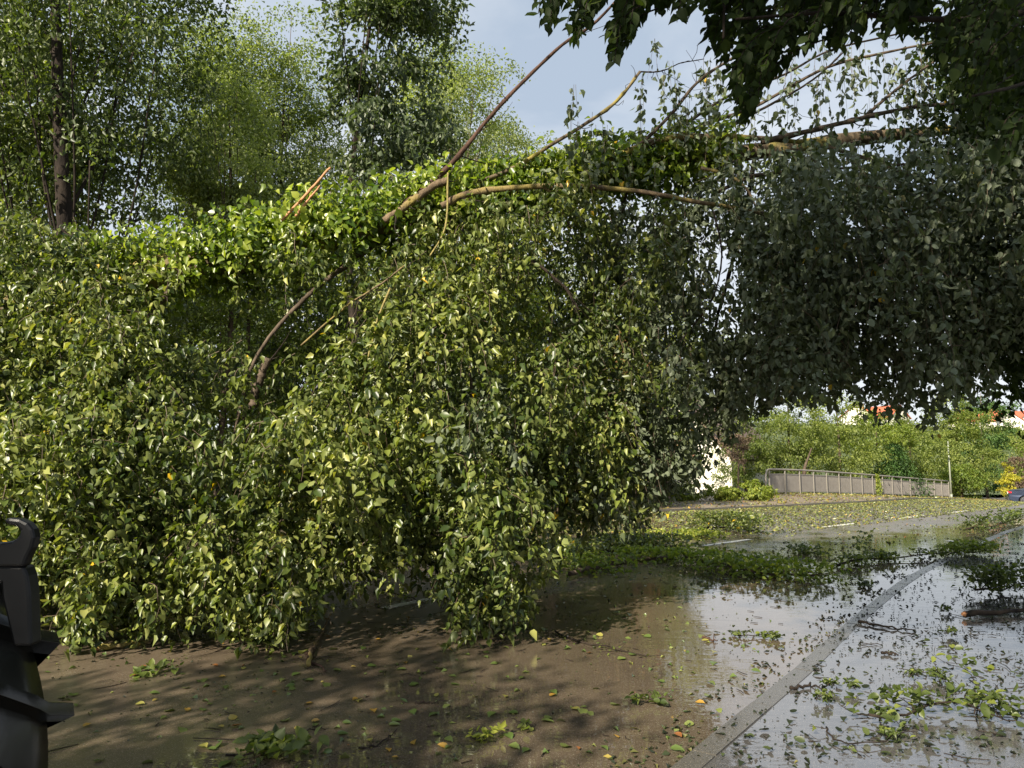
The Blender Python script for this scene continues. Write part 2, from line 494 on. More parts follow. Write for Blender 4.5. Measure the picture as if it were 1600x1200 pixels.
# far footpath behind the far kerb
nF = nrm(np.gradient(FR, axis=0)); nF = np.stack([-nF[:, 1], nF[:, 0]], 1)
o3 = np.array([.0, 2, 4, 6.5, 9])[None, :, None]
XY3 = FR[:, None, :] + nF[:, None, :] * o3
grid_mesh('far_footpath', np.dstack([XY3, terrain(XY3[..., 0], XY3[..., 1]) + .07]), M['far_path'])
# open ground out to the horizon
gx = np.concatenate([-np.geomspace(600, 40, 18), np.linspace(-36, 110, 74), np.geomspace(120, 700, 14)])
gy = np.concatenate([-np.geomspace(300, 20, 10), np.linspace(-16, 110, 64), np.geomspace(120, 900, 14)])
GX, GY = np.meshgrid(gx, gy, indexing='ij')
GZ = terrain(GX, GY) - .09
grid_mesh('ground', np.dstack([GX, GY, GZ]), M['grass'])
# low hill behind, where the far houses stand
hx = np.linspace(-250, 420, 60); hy = np.linspace(85, 420, 40)
HX, HY = np.meshgrid(hx, hy, indexing='ij')
def hill_z(x, y):
    t = np.clip((np.asarray(y) - 88) / 120, 0, 1)
    return -3.0 + 15.0 * t * t * (3 - 2 * t) + 1.2 * np.sin(np.asarray(x) * .03)
grid_mesh('hill', np.dstack([HX, HY, hill_z(HX, HY)]), M['grass'])

# kerb stones along the right-hand pavement
kerb = empty('kerb', (KR[40][0], KR[40][1], 0)); kerb['kind'] = 'structure'
q = spline(K, 900); s_ = np.concatenate([[0], np.cumsum(np.linalg.norm(np.diff(q, axis=0), axis=1))])
s0 = s_[np.argmin(np.linalg.norm(q - K[3], axis=1))]
kerb_me = None
pos = s0 - 2
def Kat(s):
    return np.array([np.interp(s, s_, q[:, 0]), np.interp(s, s_, q[:, 1])])
kb = MB(); kb.box((0, 0, 0), (.985, .13, .16), 0)
kerb_me = kb.mesh('kerb_stone'); kerb_me.attributes.new('puddle', 'FLOAT', 'POINT').data.foreach_set('value', [.14] * len(kerb_me.vertices)); kerb_me.materials.append(M['kerb'])
for i in range(46):
    a, b_ = Kat(pos), Kat(pos + 1.0); c = (a + b_) / 2
    d = (b_ - a) / np.linalg.norm(b_ - a); nn = np.array([d[1], -d[0]])
    c2 = c + nn * .07
    o = bpy.data.objects.new('kerb_stone', kerb_me); C.objects.link(o); o.parent = kerb
    o.location = (c2[0] - kerb.location[0], c2[1] - kerb.location[1], float(terrain(*c2)) + KERB_H - .08 + rs.uniform(-.003, .004))
    o.rotation_euler = (0, 0, math.atan2(d[1], d[0]))
    pos += 1.0
# far kerb, dark line
fk = MB()
for i in range(60, 200):
    a, b_ = FR[i], FR[i + 1]; c = (a + b_) / 2; d = b_ - a
    fk.box((c[0], c[1], float(terrain(*c)) + .02), (np.linalg.norm(d) * .99, .14, .12), math.atan2(d[1], d[0]))
o = fk.build('far_kerb', M['kerb']); o['kind'] = 'structure'

# lane dashes
def dash(p0, p1, wpx=.14):
    a = G(*p0)[:2]; b_ = G(*p1)[:2]
    d = (b_ - a) / np.linalg.norm(b_ - a); nn = np.array([-d[1], d[0]]) * wpx / 2
    n = 12
    me = bpy.data.meshes.new('lane_marking')
    v = []; 
    for k in range(n + 1):
        c = a + (b_ - a) * k / n
        for sgn in (-1, 1):
            p = c + nn * sgn * (1 + rs.uniform(-.06, .06)); v.append((p[0], p[1], float(terrain(*p)) + .005))
    me.from_pydata(v, [], [(2 * k, 2 * k + 1, 2 * k + 3, 2 * k + 2) for k in range(n)])
    o = link('lane_marking', me, M['paint']); o['kind'] = 'structure'
for p0, p1 in (((600, 951), (825, 905)), ((1100, 853), (1172, 843)), ((1286, 824), (1337, 818)), ((1403, 811), (1444, 805)), ((1483, 802), (1512, 798)), ((1480, 845), (1512, 849))):
    dash(p0, p1)

# ------------------------------------------------------------------ leaves on a twig
def rand_dirs(n):
    a = rs.uniform(0, 2 * math.pi, n); z = rs.uniform(-1, 1, n); r = np.sqrt(1 - z * z)
    return np.stack([r * np.cos(a), r * np.sin(a), z], 1)

def twig_leaves(lv, pts, spacing, size, rbase, droop=.75, flip=0.0, spread=.55, rvar=.25):
    pts = np.asarray(pts)
    seg = np.linalg.norm(np.diff(pts, axis=0), axis=1); s = np.concatenate([[0], np.cumsum(seg)])
    n = max(2, int(s[-1] / spacing))
    t = np.sort(rs.uniform(.04, 1, n)) * s[-1]
    p = np.stack([np.interp(t, s, pts[:, k]) for k in range(3)], 1)
    a = rs.uniform(0, 2 * math.pi, n)
    outw = np.stack([np.cos(a), np.sin(a), np.zeros(n)], 1)
    dn = np.array([0, 0, -1.0])
    d = nrm(outw * spread + dn * droop + rs.normal(0, .28, (n, 3)))
    nn = outw * .8 + np.array([0, 0, .55]) + rs.normal(0, .45, (n, 3))
    if flip: nn = np.where((rs.rand(n) < flip)[:, None], -nn, nn)
    sz = size * rs.uniform(.45, 1.3, n)
    p = p + outw * (sz * .15 + rs.exponential(.028, n))[:, None] + rs.normal(0, .012, (n, 3))
    lv.add(p, d, nn, sz, rbase + rs.normal(0, rvar, n))

# ------------------------------------------------------------------ generic standing tree
def make_tree(name, label, cat, base, height, crown, lmat, bmat, nclump=60, per=160, cr=.9, leaf=.12, trunk_r=.2, lean=(0, 0), seed=1,
              limbs=True, group=None, tmpl=T_LOW, flat=.6, hang=.35, trunk_top=None, rb=.5):
    """crown = (centre offset xyz, radii xyz)"""
    global rs
    keep = rs; rs = np.random.RandomState(seed)
    base = np.array(base, float)
    root = empty(name, base); tag(root, label, cat, group)
    cc = base + np.array(crown[0]); R = np.array(crown[1], float)
    top = np.array([cc[0], cc[1], base[2] + height * .92]) if trunk_top is None else np.array(trunk_top)
    mid = base * .5 + top * .5 + np.array([lean[0], lean[1], 0]) + rs.normal(0, .15, 3) * (height / 10)
    tp = spline([base - np.array([0, 0, .2]), base * .75 + mid * .25, mid, top], 14)
    m = MB(); m.tube(tp, trunk_r * (1 - np.linspace(0, 1, 14)) ** .7 + .02, 9, .08)
    m.build('trunk', bmat, root, True)
    # clump centres on uneven shell
    lv = Leaves()
    dirs = rand_dirs(nclump); rad = rs.uniform(.25, 1, nclump) ** .45
    ln = 1 + .18 * np.sin(dirs[:, 0] * 5 + seed) + .15 * np.sin(dirs[:, 2] * 6 + seed * 2)
    cs = cc + dirs * R * (rad * ln)[:, None]
    lm = MB(); nl = 0
    for i, c in enumerate(cs):
        if limbs and i % 6 == 0:
            h = np.clip((c[2] - base[2]) / height - rs.uniform(.06, .18), .12, .9)
            a = tp[int(h * 13)]
            mp_ = a * .5 + c * .5 + np.array([0, 0, -.12 * np.linalg.norm(c - a)]) + rs.normal(0, .1, 3)
            pts = spline([a, mp_, c], 7)
            r0 = trunk_r * .2 * (1 - h * .6)
            t = MB(); t.tube(pts, np.linspace(r0, .012, 7), 5)
            if nl < 14:
                t.build('limb', bmat, root, True)
            else:
                lm.v += t.v; lm.f += [tuple(k + lm.n for k in f) for f in t.f]; lm.n += t.n
            nl += 1
        k = int(per * 1.2 * rs.uniform(.5, 1.5))
        r_ = cr * rs.uniform(.6, 1.25)
        # a few sprays inside the clump
        ns = 5
        sc = c + rs.normal(0, .5, (ns, 3)) * r_ * np.array([1, 1, flat])
        w_ = rs.randint(0, ns, k)
        p = sc[w_] + rs.normal(0, .33, (k, 3)) * r_ * np.array([1, 1, flat])
        outw = nrm(p - cc)
        d = nrm(outw * .5 + rs.normal(0, .6, (k, 3)) + np.array([0, 0, -hang]))
        nn = np.array([0, 0, .7]) + outw * .5 + rs.normal(0, .5, (k, 3))
        lv.add(p, d, nn, leaf * rs.uniform(.6, 1.3, k), rb + rs.normal(0, .12) + rs.normal(0, .2, k))
    if lm.n:
        x = lm.build('branches', bmat, root, True); x['kind'] = 'stuff'
    cro = lv.build('crown', lmat, root, tmpl); cro['kind'] = 'stuff'
    rs = keep
    return root

def tree_px(name, label, cat, xc, ytop, ybot, wpx, Y, lmat, bmat, height_over=0, cdx=0, **kw):
    """tree whose crown spans the given photo rows at distance Y"""
    b = P(xc, 725, Y); gz = float(terrain(b[0], b[1]))
    zt = P(xc, ytop, Y)[2] + height_over; zb = max(P(xc, ybot, Y)[2], gz + .1)
    r = wpx / 2 / F * Y
    cz = (zt + zb) / 2
    return make_tree(name, label, cat, (b[0], b[1], gz), zt - gz, ((cdx, 0, cz - gz), (r, r, (zt - zb) / 2)), lmat, bmat, **kw)

# --- left background trees
tree_px('dark_trunk_tree', 'tall dark tree with thick bare trunk at the far left behind the fallen tree', 'tree', 142, -260, 430, 370, 16.0,
        M['leaf_dark'], M['bark_dark'], nclump=175, per=160, cr=1.0, leaf=.13, trunk_r=.25, seed=11, hang=.5, trunk_top=P(78, -250, 15.0), cdx=-.9, lean=(.1, -1.0), rb=.35)
tree_px('pale_poplar', 'pale grey-green poplar, left one of the pair with feathery tops', 'tree', 315, 10, 420, 190, 27,
        M['leaf_poplar'], M['bark'], nclump=150, per=170, cr=.85, leaf=.12, trunk_r=.22, seed=12, group='pale poplars behind the fallen tree', rb=.5)
tree_px('pale_poplar', 'pale grey-green poplar, right one of the pair with rounded shoulder', 'tree', 425, 60, 420, 170, 29,
        M['leaf_poplar'], M['bark'], nclump=140, per=170, cr=.85, leaf=.12, trunk_r=.22, seed=13, group='pale poplars behind the fallen tree', rb=.45)
tree_px('ash_tree', 'mid green leafy tree with many upright thin stems in front of the pale poplars', 'tree', 335, 130, 400, 140, 20,
        M['leaf_poplar'], M['bark'], nclump=80, per=130, cr=.6, leaf=.11, trunk_r=.1, seed=14, rb=.8)
tree_px('maple_tree', 'dark maple with leaning stem standing in front of the sky gap', 'tree', 600, -90, 340, 225, 17,
        M['leaf_maple'], M['bark_dark'], nclump=78, per=140, cr=.62, leaf=.15, trunk_r=.13, seed=15, lean=(-.7, 0), hang=.6, rb=.45,
        trunk_top=P(590, -60, 17))
tree_px('light_poplar', 'tall light green poplar right behind the dark maple', 'tree', 700, 40, 360, 190, 31,
        M['leaf_poplar'], M['bark'], nclump=120, per=150, cr=.85, leaf=.13, trunk_r=.25, seed=16, rb=.7)
tree_px('light_poplar', 'small distant round poplar top just left of the open sky', 'tree', 785, 190, 420, 170, 36,
        M['leaf_poplar'], M['bark'], nclump=60, per=140, cr=.8, leaf=.13, trunk_r=.2, seed=17, rb=.45)
tree_px('broadleaf_tree', 'mid green tree filling the left edge behind the dark trunk', 'tree', -30, -150, 420, 260, 22,
        M['leaf_mid'], M['bark'], nclump=110, per=150, cr=1.1, leaf=.15, trunk_r=.25, seed=18)
tree_px('broadleaf_tree', 'yellow-green tree seen through the gap in the middle of the fallen crown', 'tree', 860, 395, 690, 200, 24,
        M['leaf_lime'], M['bark'], nclump=80, per=140, cr=.8, leaf=.13, trunk_r=.15, seed=19)
tree_px('broadleaf_tree', 'light green tree seen through the thin foliage left of the bright sky gap', 'tree', 1040, 350, 700, 130, 30,
        M['leaf_mid'], M['bark'], nclump=80, per=130, cr=.8, leaf=.13, trunk_r=.15, seed=20, rb=.8)
k = 0
for xc, yt, wpx, Y, mt, lab in ((-60, 420, 300, 17, 'leaf_mid', 'bushy green shrub at the far left end of the roadside hedge'),
                                (170, 380, 260, 19, 'leaf_dark', 'dark shrub below the thick trunk at the roadside'),
                                (380, 330, 240, 21, 'leaf_mid', 'green shrub below the pale poplars'),
                                (560, 300, 240, 22, 'leaf_dark', 'dark shrub below the leaning maple'),
                                (700, 330, 200, 25, 'leaf_mid', 'green shrub to the right of the maple'),
                                (950, 560, 220, 27, 'leaf_mid', 'green shrub seen under the middle of the fallen crown')):
    tree_px('roadside_shrub', lab, 'shrub', xc, yt, 790, wpx, Y, M[mt], M['bark'], nclump=80, per=130, cr=.85, leaf=.13, trunk_r=.1, seed=30 + k, limbs=False,
            group='shrubs along the far side of the road')
    k += 1

for xc, yt, Y, lab in ((40, 380, 27, 'tall dark shrub mass far behind the left end of the fallen crown'), (290, 390, 28, 'tall dark shrub mass far behind the dark hollow under the ivy'),
                       (530, 380, 27, 'tall dark shrub mass far behind the lichen-covered twigs'), (740, 400, 28, 'tall dark shrub mass far behind the middle of the fallen crown')):
    tree_px('tall_shrub', lab, 'shrub', xc, yt, 790, 350, Y, M['leaf_maple'], M['bark'], nclump=120, per=150, cr=1.3, leaf=.22, trunk_r=.1, seed=140 + xc, limbs=False,
            group='dark shrubs behind the fallen crown', rb=.35)
# --- right background, behind the railing
far_specs = [
    (1165, 624, 770, 90, 44, 'leaf_mid', 'mid green bush just right of the white gable house', 60, .10, .45),
    (1235, 604, 770, 120, 46, 'leaf_mid', 'round mid green tree behind the left end of the railing', 110, .11, .6),
    (1310, 612, 770, 110, 50, 'leaf_mid', 'light green tree behind the railing with a brown broken stem before it', 90, .12, .75),
    (1372, 634, 770, 90, 56, 'leaf_lime', 'yellow-green tree behind the middle of the railing', 80, .13, .3),
    (1425, 639, 775, 100, 60, 'leaf_mid', 'green tree behind the right half of the railing', 80, .14, .6),
    (1500, 624, 780, 90, 66, 'leaf_mid', 'tall green tree right of the thin pole', 120, .15, .7),
    (1540, 599, 780, 80, 72, 'leaf_conifer', 'tall tree with pointed top right of the thin pole', 110, .15, .8),
    (1500, 725, 782, 70, 62, 'leaf_lime', 'olive bush at the foot of the tall trees', 50, .13, .05),
    (1590, 676, 770, 110, 95, 'leaf_mid', 'far light green tree at the right edge below the red roofs', 70, .2, .9),
    (1660, 670, 775, 110, 90, 'leaf_mid', 'far green tree just outside the right edge', 60, .2, .6),
]
for i, (xc, yt, yb, wpx, Y, mt, lab, ncl, lf, rb) in enumerate(far_specs):
    tree_px('far_tree', lab, 'tree', xc, yt, yb, wpx, Y, M[mt], M['bark'], nclump=ncl, per=110, cr=wpx / F * Y * .13 + .1, leaf=lf * 1.25, trunk_r=.12, seed=50 + i,
            limbs=False, group='trees behind the bridge railing', rb=rb)
# conifer in the row
def conifer(lab, x, yt, Y, wpx, seed):
    b = G(x, 778); b = P(x, 725, Y); gz = float(terrain(b[0], b[1])); h = P(x, yt, Y)[2] - gz
    root = empty('spruce_tree', (b[0], b[1], gz)); tag(root, lab, 'tree')
    m = MB(); m.tube([(b[0], b[1], gz), (b[0], b[1], gz + h)], [.13, .02], 6); m.build('trunk', M['bark_dark'], root)
    lv = Leaves(); r = wpx / 2 / F * Y
    for k in range(11):
        z = gz + .4 + (h - .4) * k / 11; rr = r * (1 - k / 11.5)
        for a in np.linspace(0, 6.28, 12)[:-1] + k:
            n = 60; t = rs.uniform(.1, 1, n)
            dr = np.array([math.cos(a), math.sin(a), -.25])
            p = np.array([b[0], b[1], z]) + dr * (t * rr)[:, None] + rs.normal(0, .09 + .1 * rr * .2, (n, 3))
            lv.add(p, dr + rs.normal(0, .4, (n, 3)), np.array([0, 0, 1]) + rs.normal(0, .4, (n, 3)), .16, rs.uniform(.1, .9) + rs.normal(0, .15, n))
    c = lv.build('crown', M['leaf_conifer'], root, T_LOW, .7); c['kind'] = 'stuff'
conifer('dark green spruce with layered boughs behind the railing', 1398, 690, 54, 120, 4)
tree_px('yellow_bush', 'bright yellow upright bush beside the dark car', 'bush', 1575, 728, 774, 24, 62, M['leaf_yellow'], M['bark'], nclump=34, per=60, cr=.28, leaf=.14, trunk_r=.05, seed=80, limbs=False)
tree_px('brown_bush', 'brown-leaved bush above the rear of the dark car', 'bush', 1600, 708, 770, 50, 66, M['leaf_brown'], M['bark'], nclump=40, per=90, cr=.4, leaf=.14, trunk_r=.05, seed=81, limbs=False)
tree_px('brown_bush', 'grey-brown bush against the roof slope of the white gable house', 'bush', 1152, 672, 720, 46, 41, M['leaf_brown'], M['bark'], nclump=26, per=70, cr=.35, leaf=.10, trunk_r=.05, seed=82, limbs=False)
for i, (xc, yt, wpx, lab) in enumerate(((1078, 700, 56, 'upright dark green bush hiding the left half of the white gable wall'), (1062, 766, 50, 'low leafy bush left end of the row below the gable house'), (1125, 762, 56, 'low bright bush below the white gable wall'),
                                        (1180, 752, 44, 'bright leafy bush against the rounded end of the railing'), (1015, 745, 60, 'low bush under the hanging foliage, left of the gable house'))):
    tree_px('low_bush', lab, 'bush', xc, yt, 782, wpx, 32, M['leaf_lime'], M['bark'], nclump=30, per=110, cr=.22, leaf=.10, trunk_r=.03, seed=90 + i, limbs=False,
            group='low bushes left of the railing', rb=.45)
# orange broken stem behind railing
m = MB(); m.tube(spline([P(1256, 745, 41.5), P(1258, 728, 41.5), P(1263, 715, 41.6), P(1268, 700, 41.5)], 8), np.linspace(.11, .03, 8), 6, .1)
tag(m.build('bare_sapling', M['bark'], smooth=True), 'brown stem of a stripped young tree behind the railing', 'sapling')
# the ivy sprout on the railing
# ------------------------------------------------------------------ white gable house
M['render_white'] = plain('render_white', (.74, .70, .62), .8, var=.04, scale=2)
M['roof_red'] = plain('roof_red', (.42, .11, .055), .7, var=.12, scale=5)
M['roof_brown'] = plain('roof_brown', (.13, .085, .065), .7, var=.15, scale=5)
M['wood_brown'] = plain('wood_brown', (.22, .10, .05), .6, scale=8)
M['glass'] = plain('glass', (.03, .04, .05), .1, var=.1)
M['frame_white'] = plain('frame_white', (.7, .7, .68), .5, var=.03)
def house(lab, c, rz, L_, W_, hw, hr, wall, roofm, wins, cat='house', group=None, tiles=0, over=.4, balcony=False):
    """gable faces local -Y; L_ = length along the ridge (local Y), W_ = gable width"""
    root = empty('house', c, rz); tag(root, lab, cat, group)
    m = MB()
    h = W_ / 2
    v = [(-h, 0, 0), (h, 0, 0), (h, 0, hw), (0, 0, hw + hr), (-h, 0, hw), (-h, L_, 0), (h, L_, 0), (h, L_, hw), (0, L_, hw + hr), (-h, L_, hw)]
    m.add(v, [(0, 1, 2, 3, 4), (6, 5, 9, 8, 7), (1, 6, 7, 2), (5, 0, 4, 9)])
    m.build('wall', wall, root, local=True)
    sl_ = math.hypot(h, hr)
    rf = None
    for s in (-1, 1):
        r_ = MB(); ex = over
        d = np.array([s * h, 0, -hr]) / sl_; nn = np.array([s * hr, 0, h]) / sl_
        a = np.array([0, -over, hw + hr]); e = a + d * (sl_ + ex)
        pts = []
        for z in (.03, .2):
            for q_ in (a, e):
                for yy in (0, L_ + 2 * over):
                    pts.append(q_ + nn * z + np.array([0, yy, 0]))
        r_.add(pts, [(0, 1, 3, 2), (4, 6, 7, 5), (0, 2, 6, 4), (1, 5, 7, 3), (2, 3, 7, 6), (0, 4, 5, 1)])
        rf = r_.build('roof', roofm, root, local=True)
    ch = MB(); ch.box((h * .4, L_ * .5, hw + hr * .95), (.6, .6, 1.4)); ch.build('chimney', M['roof_brown'], root, local=True)
    for (x, z, ww, hh) in wins:
        f = MB(); t = .07
        for (cx, cz, dx, dz) in ((0, hh / 2, ww, t), (0, -hh / 2, ww, t), (-ww / 2, 0, t, hh + t), (ww / 2, 0, t, hh + t), (0, 0, t * .7, hh - t)):
            f.box((x + cx, -.03, z + cz), (dx, .10, dz))
        w_ = f.build('window', M['frame_white'], root, local=True)
        g = MB(); g.box((x, -.012, z), (ww - t, .02, hh - t)); gl = g.build('pane', M['glass'], w_, local=True)
    if balcony:
        bx0 = balcony
        b = MB(); b.box((bx0, -.7, 2.75), (1.8, 1.3, .16)); bo = b.build('balcony', M['wood_brown'], root, local=True)
        b = MB()
        for k in range(9): b.box((bx0 - .8 + k * .2, -1.3, 3.3), (.15, .04, .95))
        b.box((bx0, -1.27, 3.82), (1.8, .1, .08)); b.build('balustrade', M['wood_brown'], bo, local=True)
    return root
hp = P(1085, 725, 46)
house('white gabled house partly hidden by hanging leaves left of the railing', (9.9, 46.5, -.8), math.radians(-32), 12, 7.6, 2.9, 4.2,
      M['render_white'], M['roof_brown'], [(-1.5, 1.4, 1.0, 1.1), (-1.2, 3.9, .9, 1.0)], balcony=1.1)
hp = P(945, 560, 30)
house('reddish gabled house glimpsed through the middle of the fallen crown', (hp[0], hp[1], 0), math.radians(10), 9, 5.0, 5.2, 2.6, M['wood_brown'], M['roof_red'],
      [(-1.2, 1.6, 1, 1.2), (1.2, 1.6, 1, 1.2), (0, 4.4, 1, 1.2)])
hs = [(1545, 662, 200, .35, 'roof_brown', 'far white house with dark roof, leftmost on the skyline at the right edge'),
      (1575, 660, 200, -.3, 'roof_red', 'far white house with bright red roof on the skyline near the right edge'),
      (1606, 663, 205, .3, 'roof_red', 'far white house with red roof cut by the right edge'),
      (1560, 668, 190, .9, 'roof_red', 'far low house with small orange roof below the skyline houses'),
      (1405, 640, 190, .5, 'roof_red', 'far house with red roof glimpsed through the low hanging leaves'),
      (1340, 660, 195, -.4, 'roof_red', 'far white house with orange roof above the trees behind the railing')]
for x, y, Y, rz, rm, lab in hs:
    p = P(x, y, Y)
    hz = float(hill_z(p[0], p[1])) - .3
    hh = p[2] - hz
    house(lab, (p[0], p[1], hz), rz, 9, 8, max(2.5, hh - 3.2), 3.2, M['render_white'], M[rm],
          [(-2, hh - 4, 1.1, 1.3), (0, hh - 4, 1.1, 1.3), (2, hh - 4, 1.1, 1.3)], group='houses on the far hill')
# trees on the hill in front of the houses
for i, x in enumerate((1300, 1355, 1410, 1465, 1520, 1553, 1585, 1625)):
    Y = 150 + (i % 3) * 14
    b = P(x, 725, Y); gz = float(hill_z(b[0], b[1])) - .3
    zt = P(x, 668 + (i % 2) * 6, Y)[2]
    r = 4.5
    make_tree('hill_tree', ['green tree on the far hill below the roofs, number %s from the left' % n for n in ('one', 'two', 'three', 'four', 'five', 'six', 'seven', 'eight')][i], 'tree',
              (b[0], b[1], gz), zt - gz, ((0, 0, (zt - gz) * .5), (r, r, (zt - gz) * .5)), M['leaf_mid'], M['bark'], nclump=40, per=60, cr=1.4, leaf=.5,
              trunk_r=.2, seed=120 + i, limbs=False, group='trees on the far hill', rb=.5)

# ------------------------------------------------------------------ railing
M['rail'] = plain('rail', (.24, .22, .195), .6, .0, var=.06, scale=3)
A = np.array([*P(1198, 773, 38)[:2]]); A = np.array([13.1, 38.0]); B = np.array([33.9, 58.0])
n = 17
dv = (B - A) / n; LB = np.linalg.norm(dv); ang = math.atan2(dv[1], dv[0])
rail = empty('bridge_railing', (A[0], A[1], float(terrain(*A)) + .07), 0)
tag(rail, 'long grey metal railing with dense vertical bars along the far side of the road', 'railing')
RH = 1.22
post = MB(); post.box((0, -.02, RH / 2), (.055, .07, RH)); post_me = post.mesh('post'); M['post'] = plain('post', (.22, .205, .175), .5, .1, var=.05); post_me.materials.append(M['post'])
pan = MB()
for k in range(18): pan.box((LB * (k + .5) / 18, 0, .59), (LB / 18 * .52, .03, .86))
pan.box((LB / 2, 0, .13), (LB, .045, .05)); pan.box((LB / 2, 0, 1.04), (LB, .045, .05))
pan_me = pan.mesh('infill_panel'); pan_me.materials.append(M['rail'])
def rz(p): return float(terrain(*p)) + .07 - rail.location[2]
for i in range(n + 1):
    p = A + dv * i
    o = bpy.data.objects.new('post', post_me); C.objects.link(o); o.parent = rail
    o.location = (p[0] - A[0], p[1] - A[1], rz(p)); o.rotation_euler = (0, 0, ang)
    if i < n:
        p2 = p + dv; sl2 = (rz(p2) - rz(p)) / LB
        o = bpy.data.objects.new('infill_panel', pan_me); C.objects.link(o); o.parent = rail
        o.location = (p[0] - A[0], p[1] - A[1], rz(p)); o.rotation_euler = (0, -math.atan(sl2), ang)
tr = MB()
pts = []
e0 = A - dv / LB * .35
for zz in (.0, .5, .95): pts.append((*e0, rail.location[2] + zz))
pts.append((*(A - dv / LB * .2), rail.location[2] + RH + .02))
for i in range(n + 1):
    p = A + dv * i; pts.append((*p, rz(p) + rail.location[2] + RH + .06))
tr.tube(pts, .045, 8); tr.build('top_rail', M['rail'], rail, True)
# ivy on the railing
lv = Leaves(); c = P(1357, 760, 0.0 + 49)
tpl = A + dv * ((c[0] - A[0]) / dv[0])
for k in range(26):
    cc = np.array([tpl[0], tpl[1] - .1, float(terrain(*tpl)) + .1 + 1.3 * k / 26])
    nn = 22; lv.add(cc + rs.normal(0, .13, (nn, 3)) * (1.3 - k / 26), rs.normal(0, 1, (nn, 3)), np.array([-.3, -1, .4]) + rs.normal(0, .4, (nn, 3)), .1, rs.uniform(0, 1, nn))
ivr = empty('climbing_plant', (tpl[0], tpl[1] - .1, float(terrain(*tpl))))
tag(ivr, 'yellowish climbing plant growing up the middle of the grey railing', 'plant')
x = lv.build('foliage', M['leaf_lime'], ivr, T_LOW); x['kind'] = 'stuff'
m = MB(); m.tube([(tpl[0], tpl[1] - .1, float(terrain(*tpl))), (tpl[0] + .05, tpl[1] - .1, float(terrain(*tpl)) + 1.3)], [.02, .01], 5); m.build('stem', M['twig'], ivr)
# thin pole at the railing end
M['pole'] = plain('pole', (.26, .28, .22), .5, .2, var=.05)
p = B + np.array([.3, .2]); gz = float(terrain(*p))
pole = empty('thin_pole', (p[0], p[1], gz)); tag(pole, 'thin pale metal pole at the right end of the railing', 'pole')
m = MB(); m.tube([(p[0], p[1], gz - .1), (p[0], p[1], gz + 2.2), (p[0], p[1], gz + 4.4)], [.075, .06, .05], 8); m.build('shaft', M['pole'], pole, True)
m = MB(); m.tube([(p[0], p[1], gz + .0), (p[0], p[1], gz + .35)], [.11, .10], 8); m.build('base_sleeve', M['pole'], pole, True)
m = MB(); m.tube([(p[0], p[1], gz + 4.4), (p[0], p[1], gz + 4.46)], [.07, .05], 8); m.build('cap', M['pole'], pole, True)

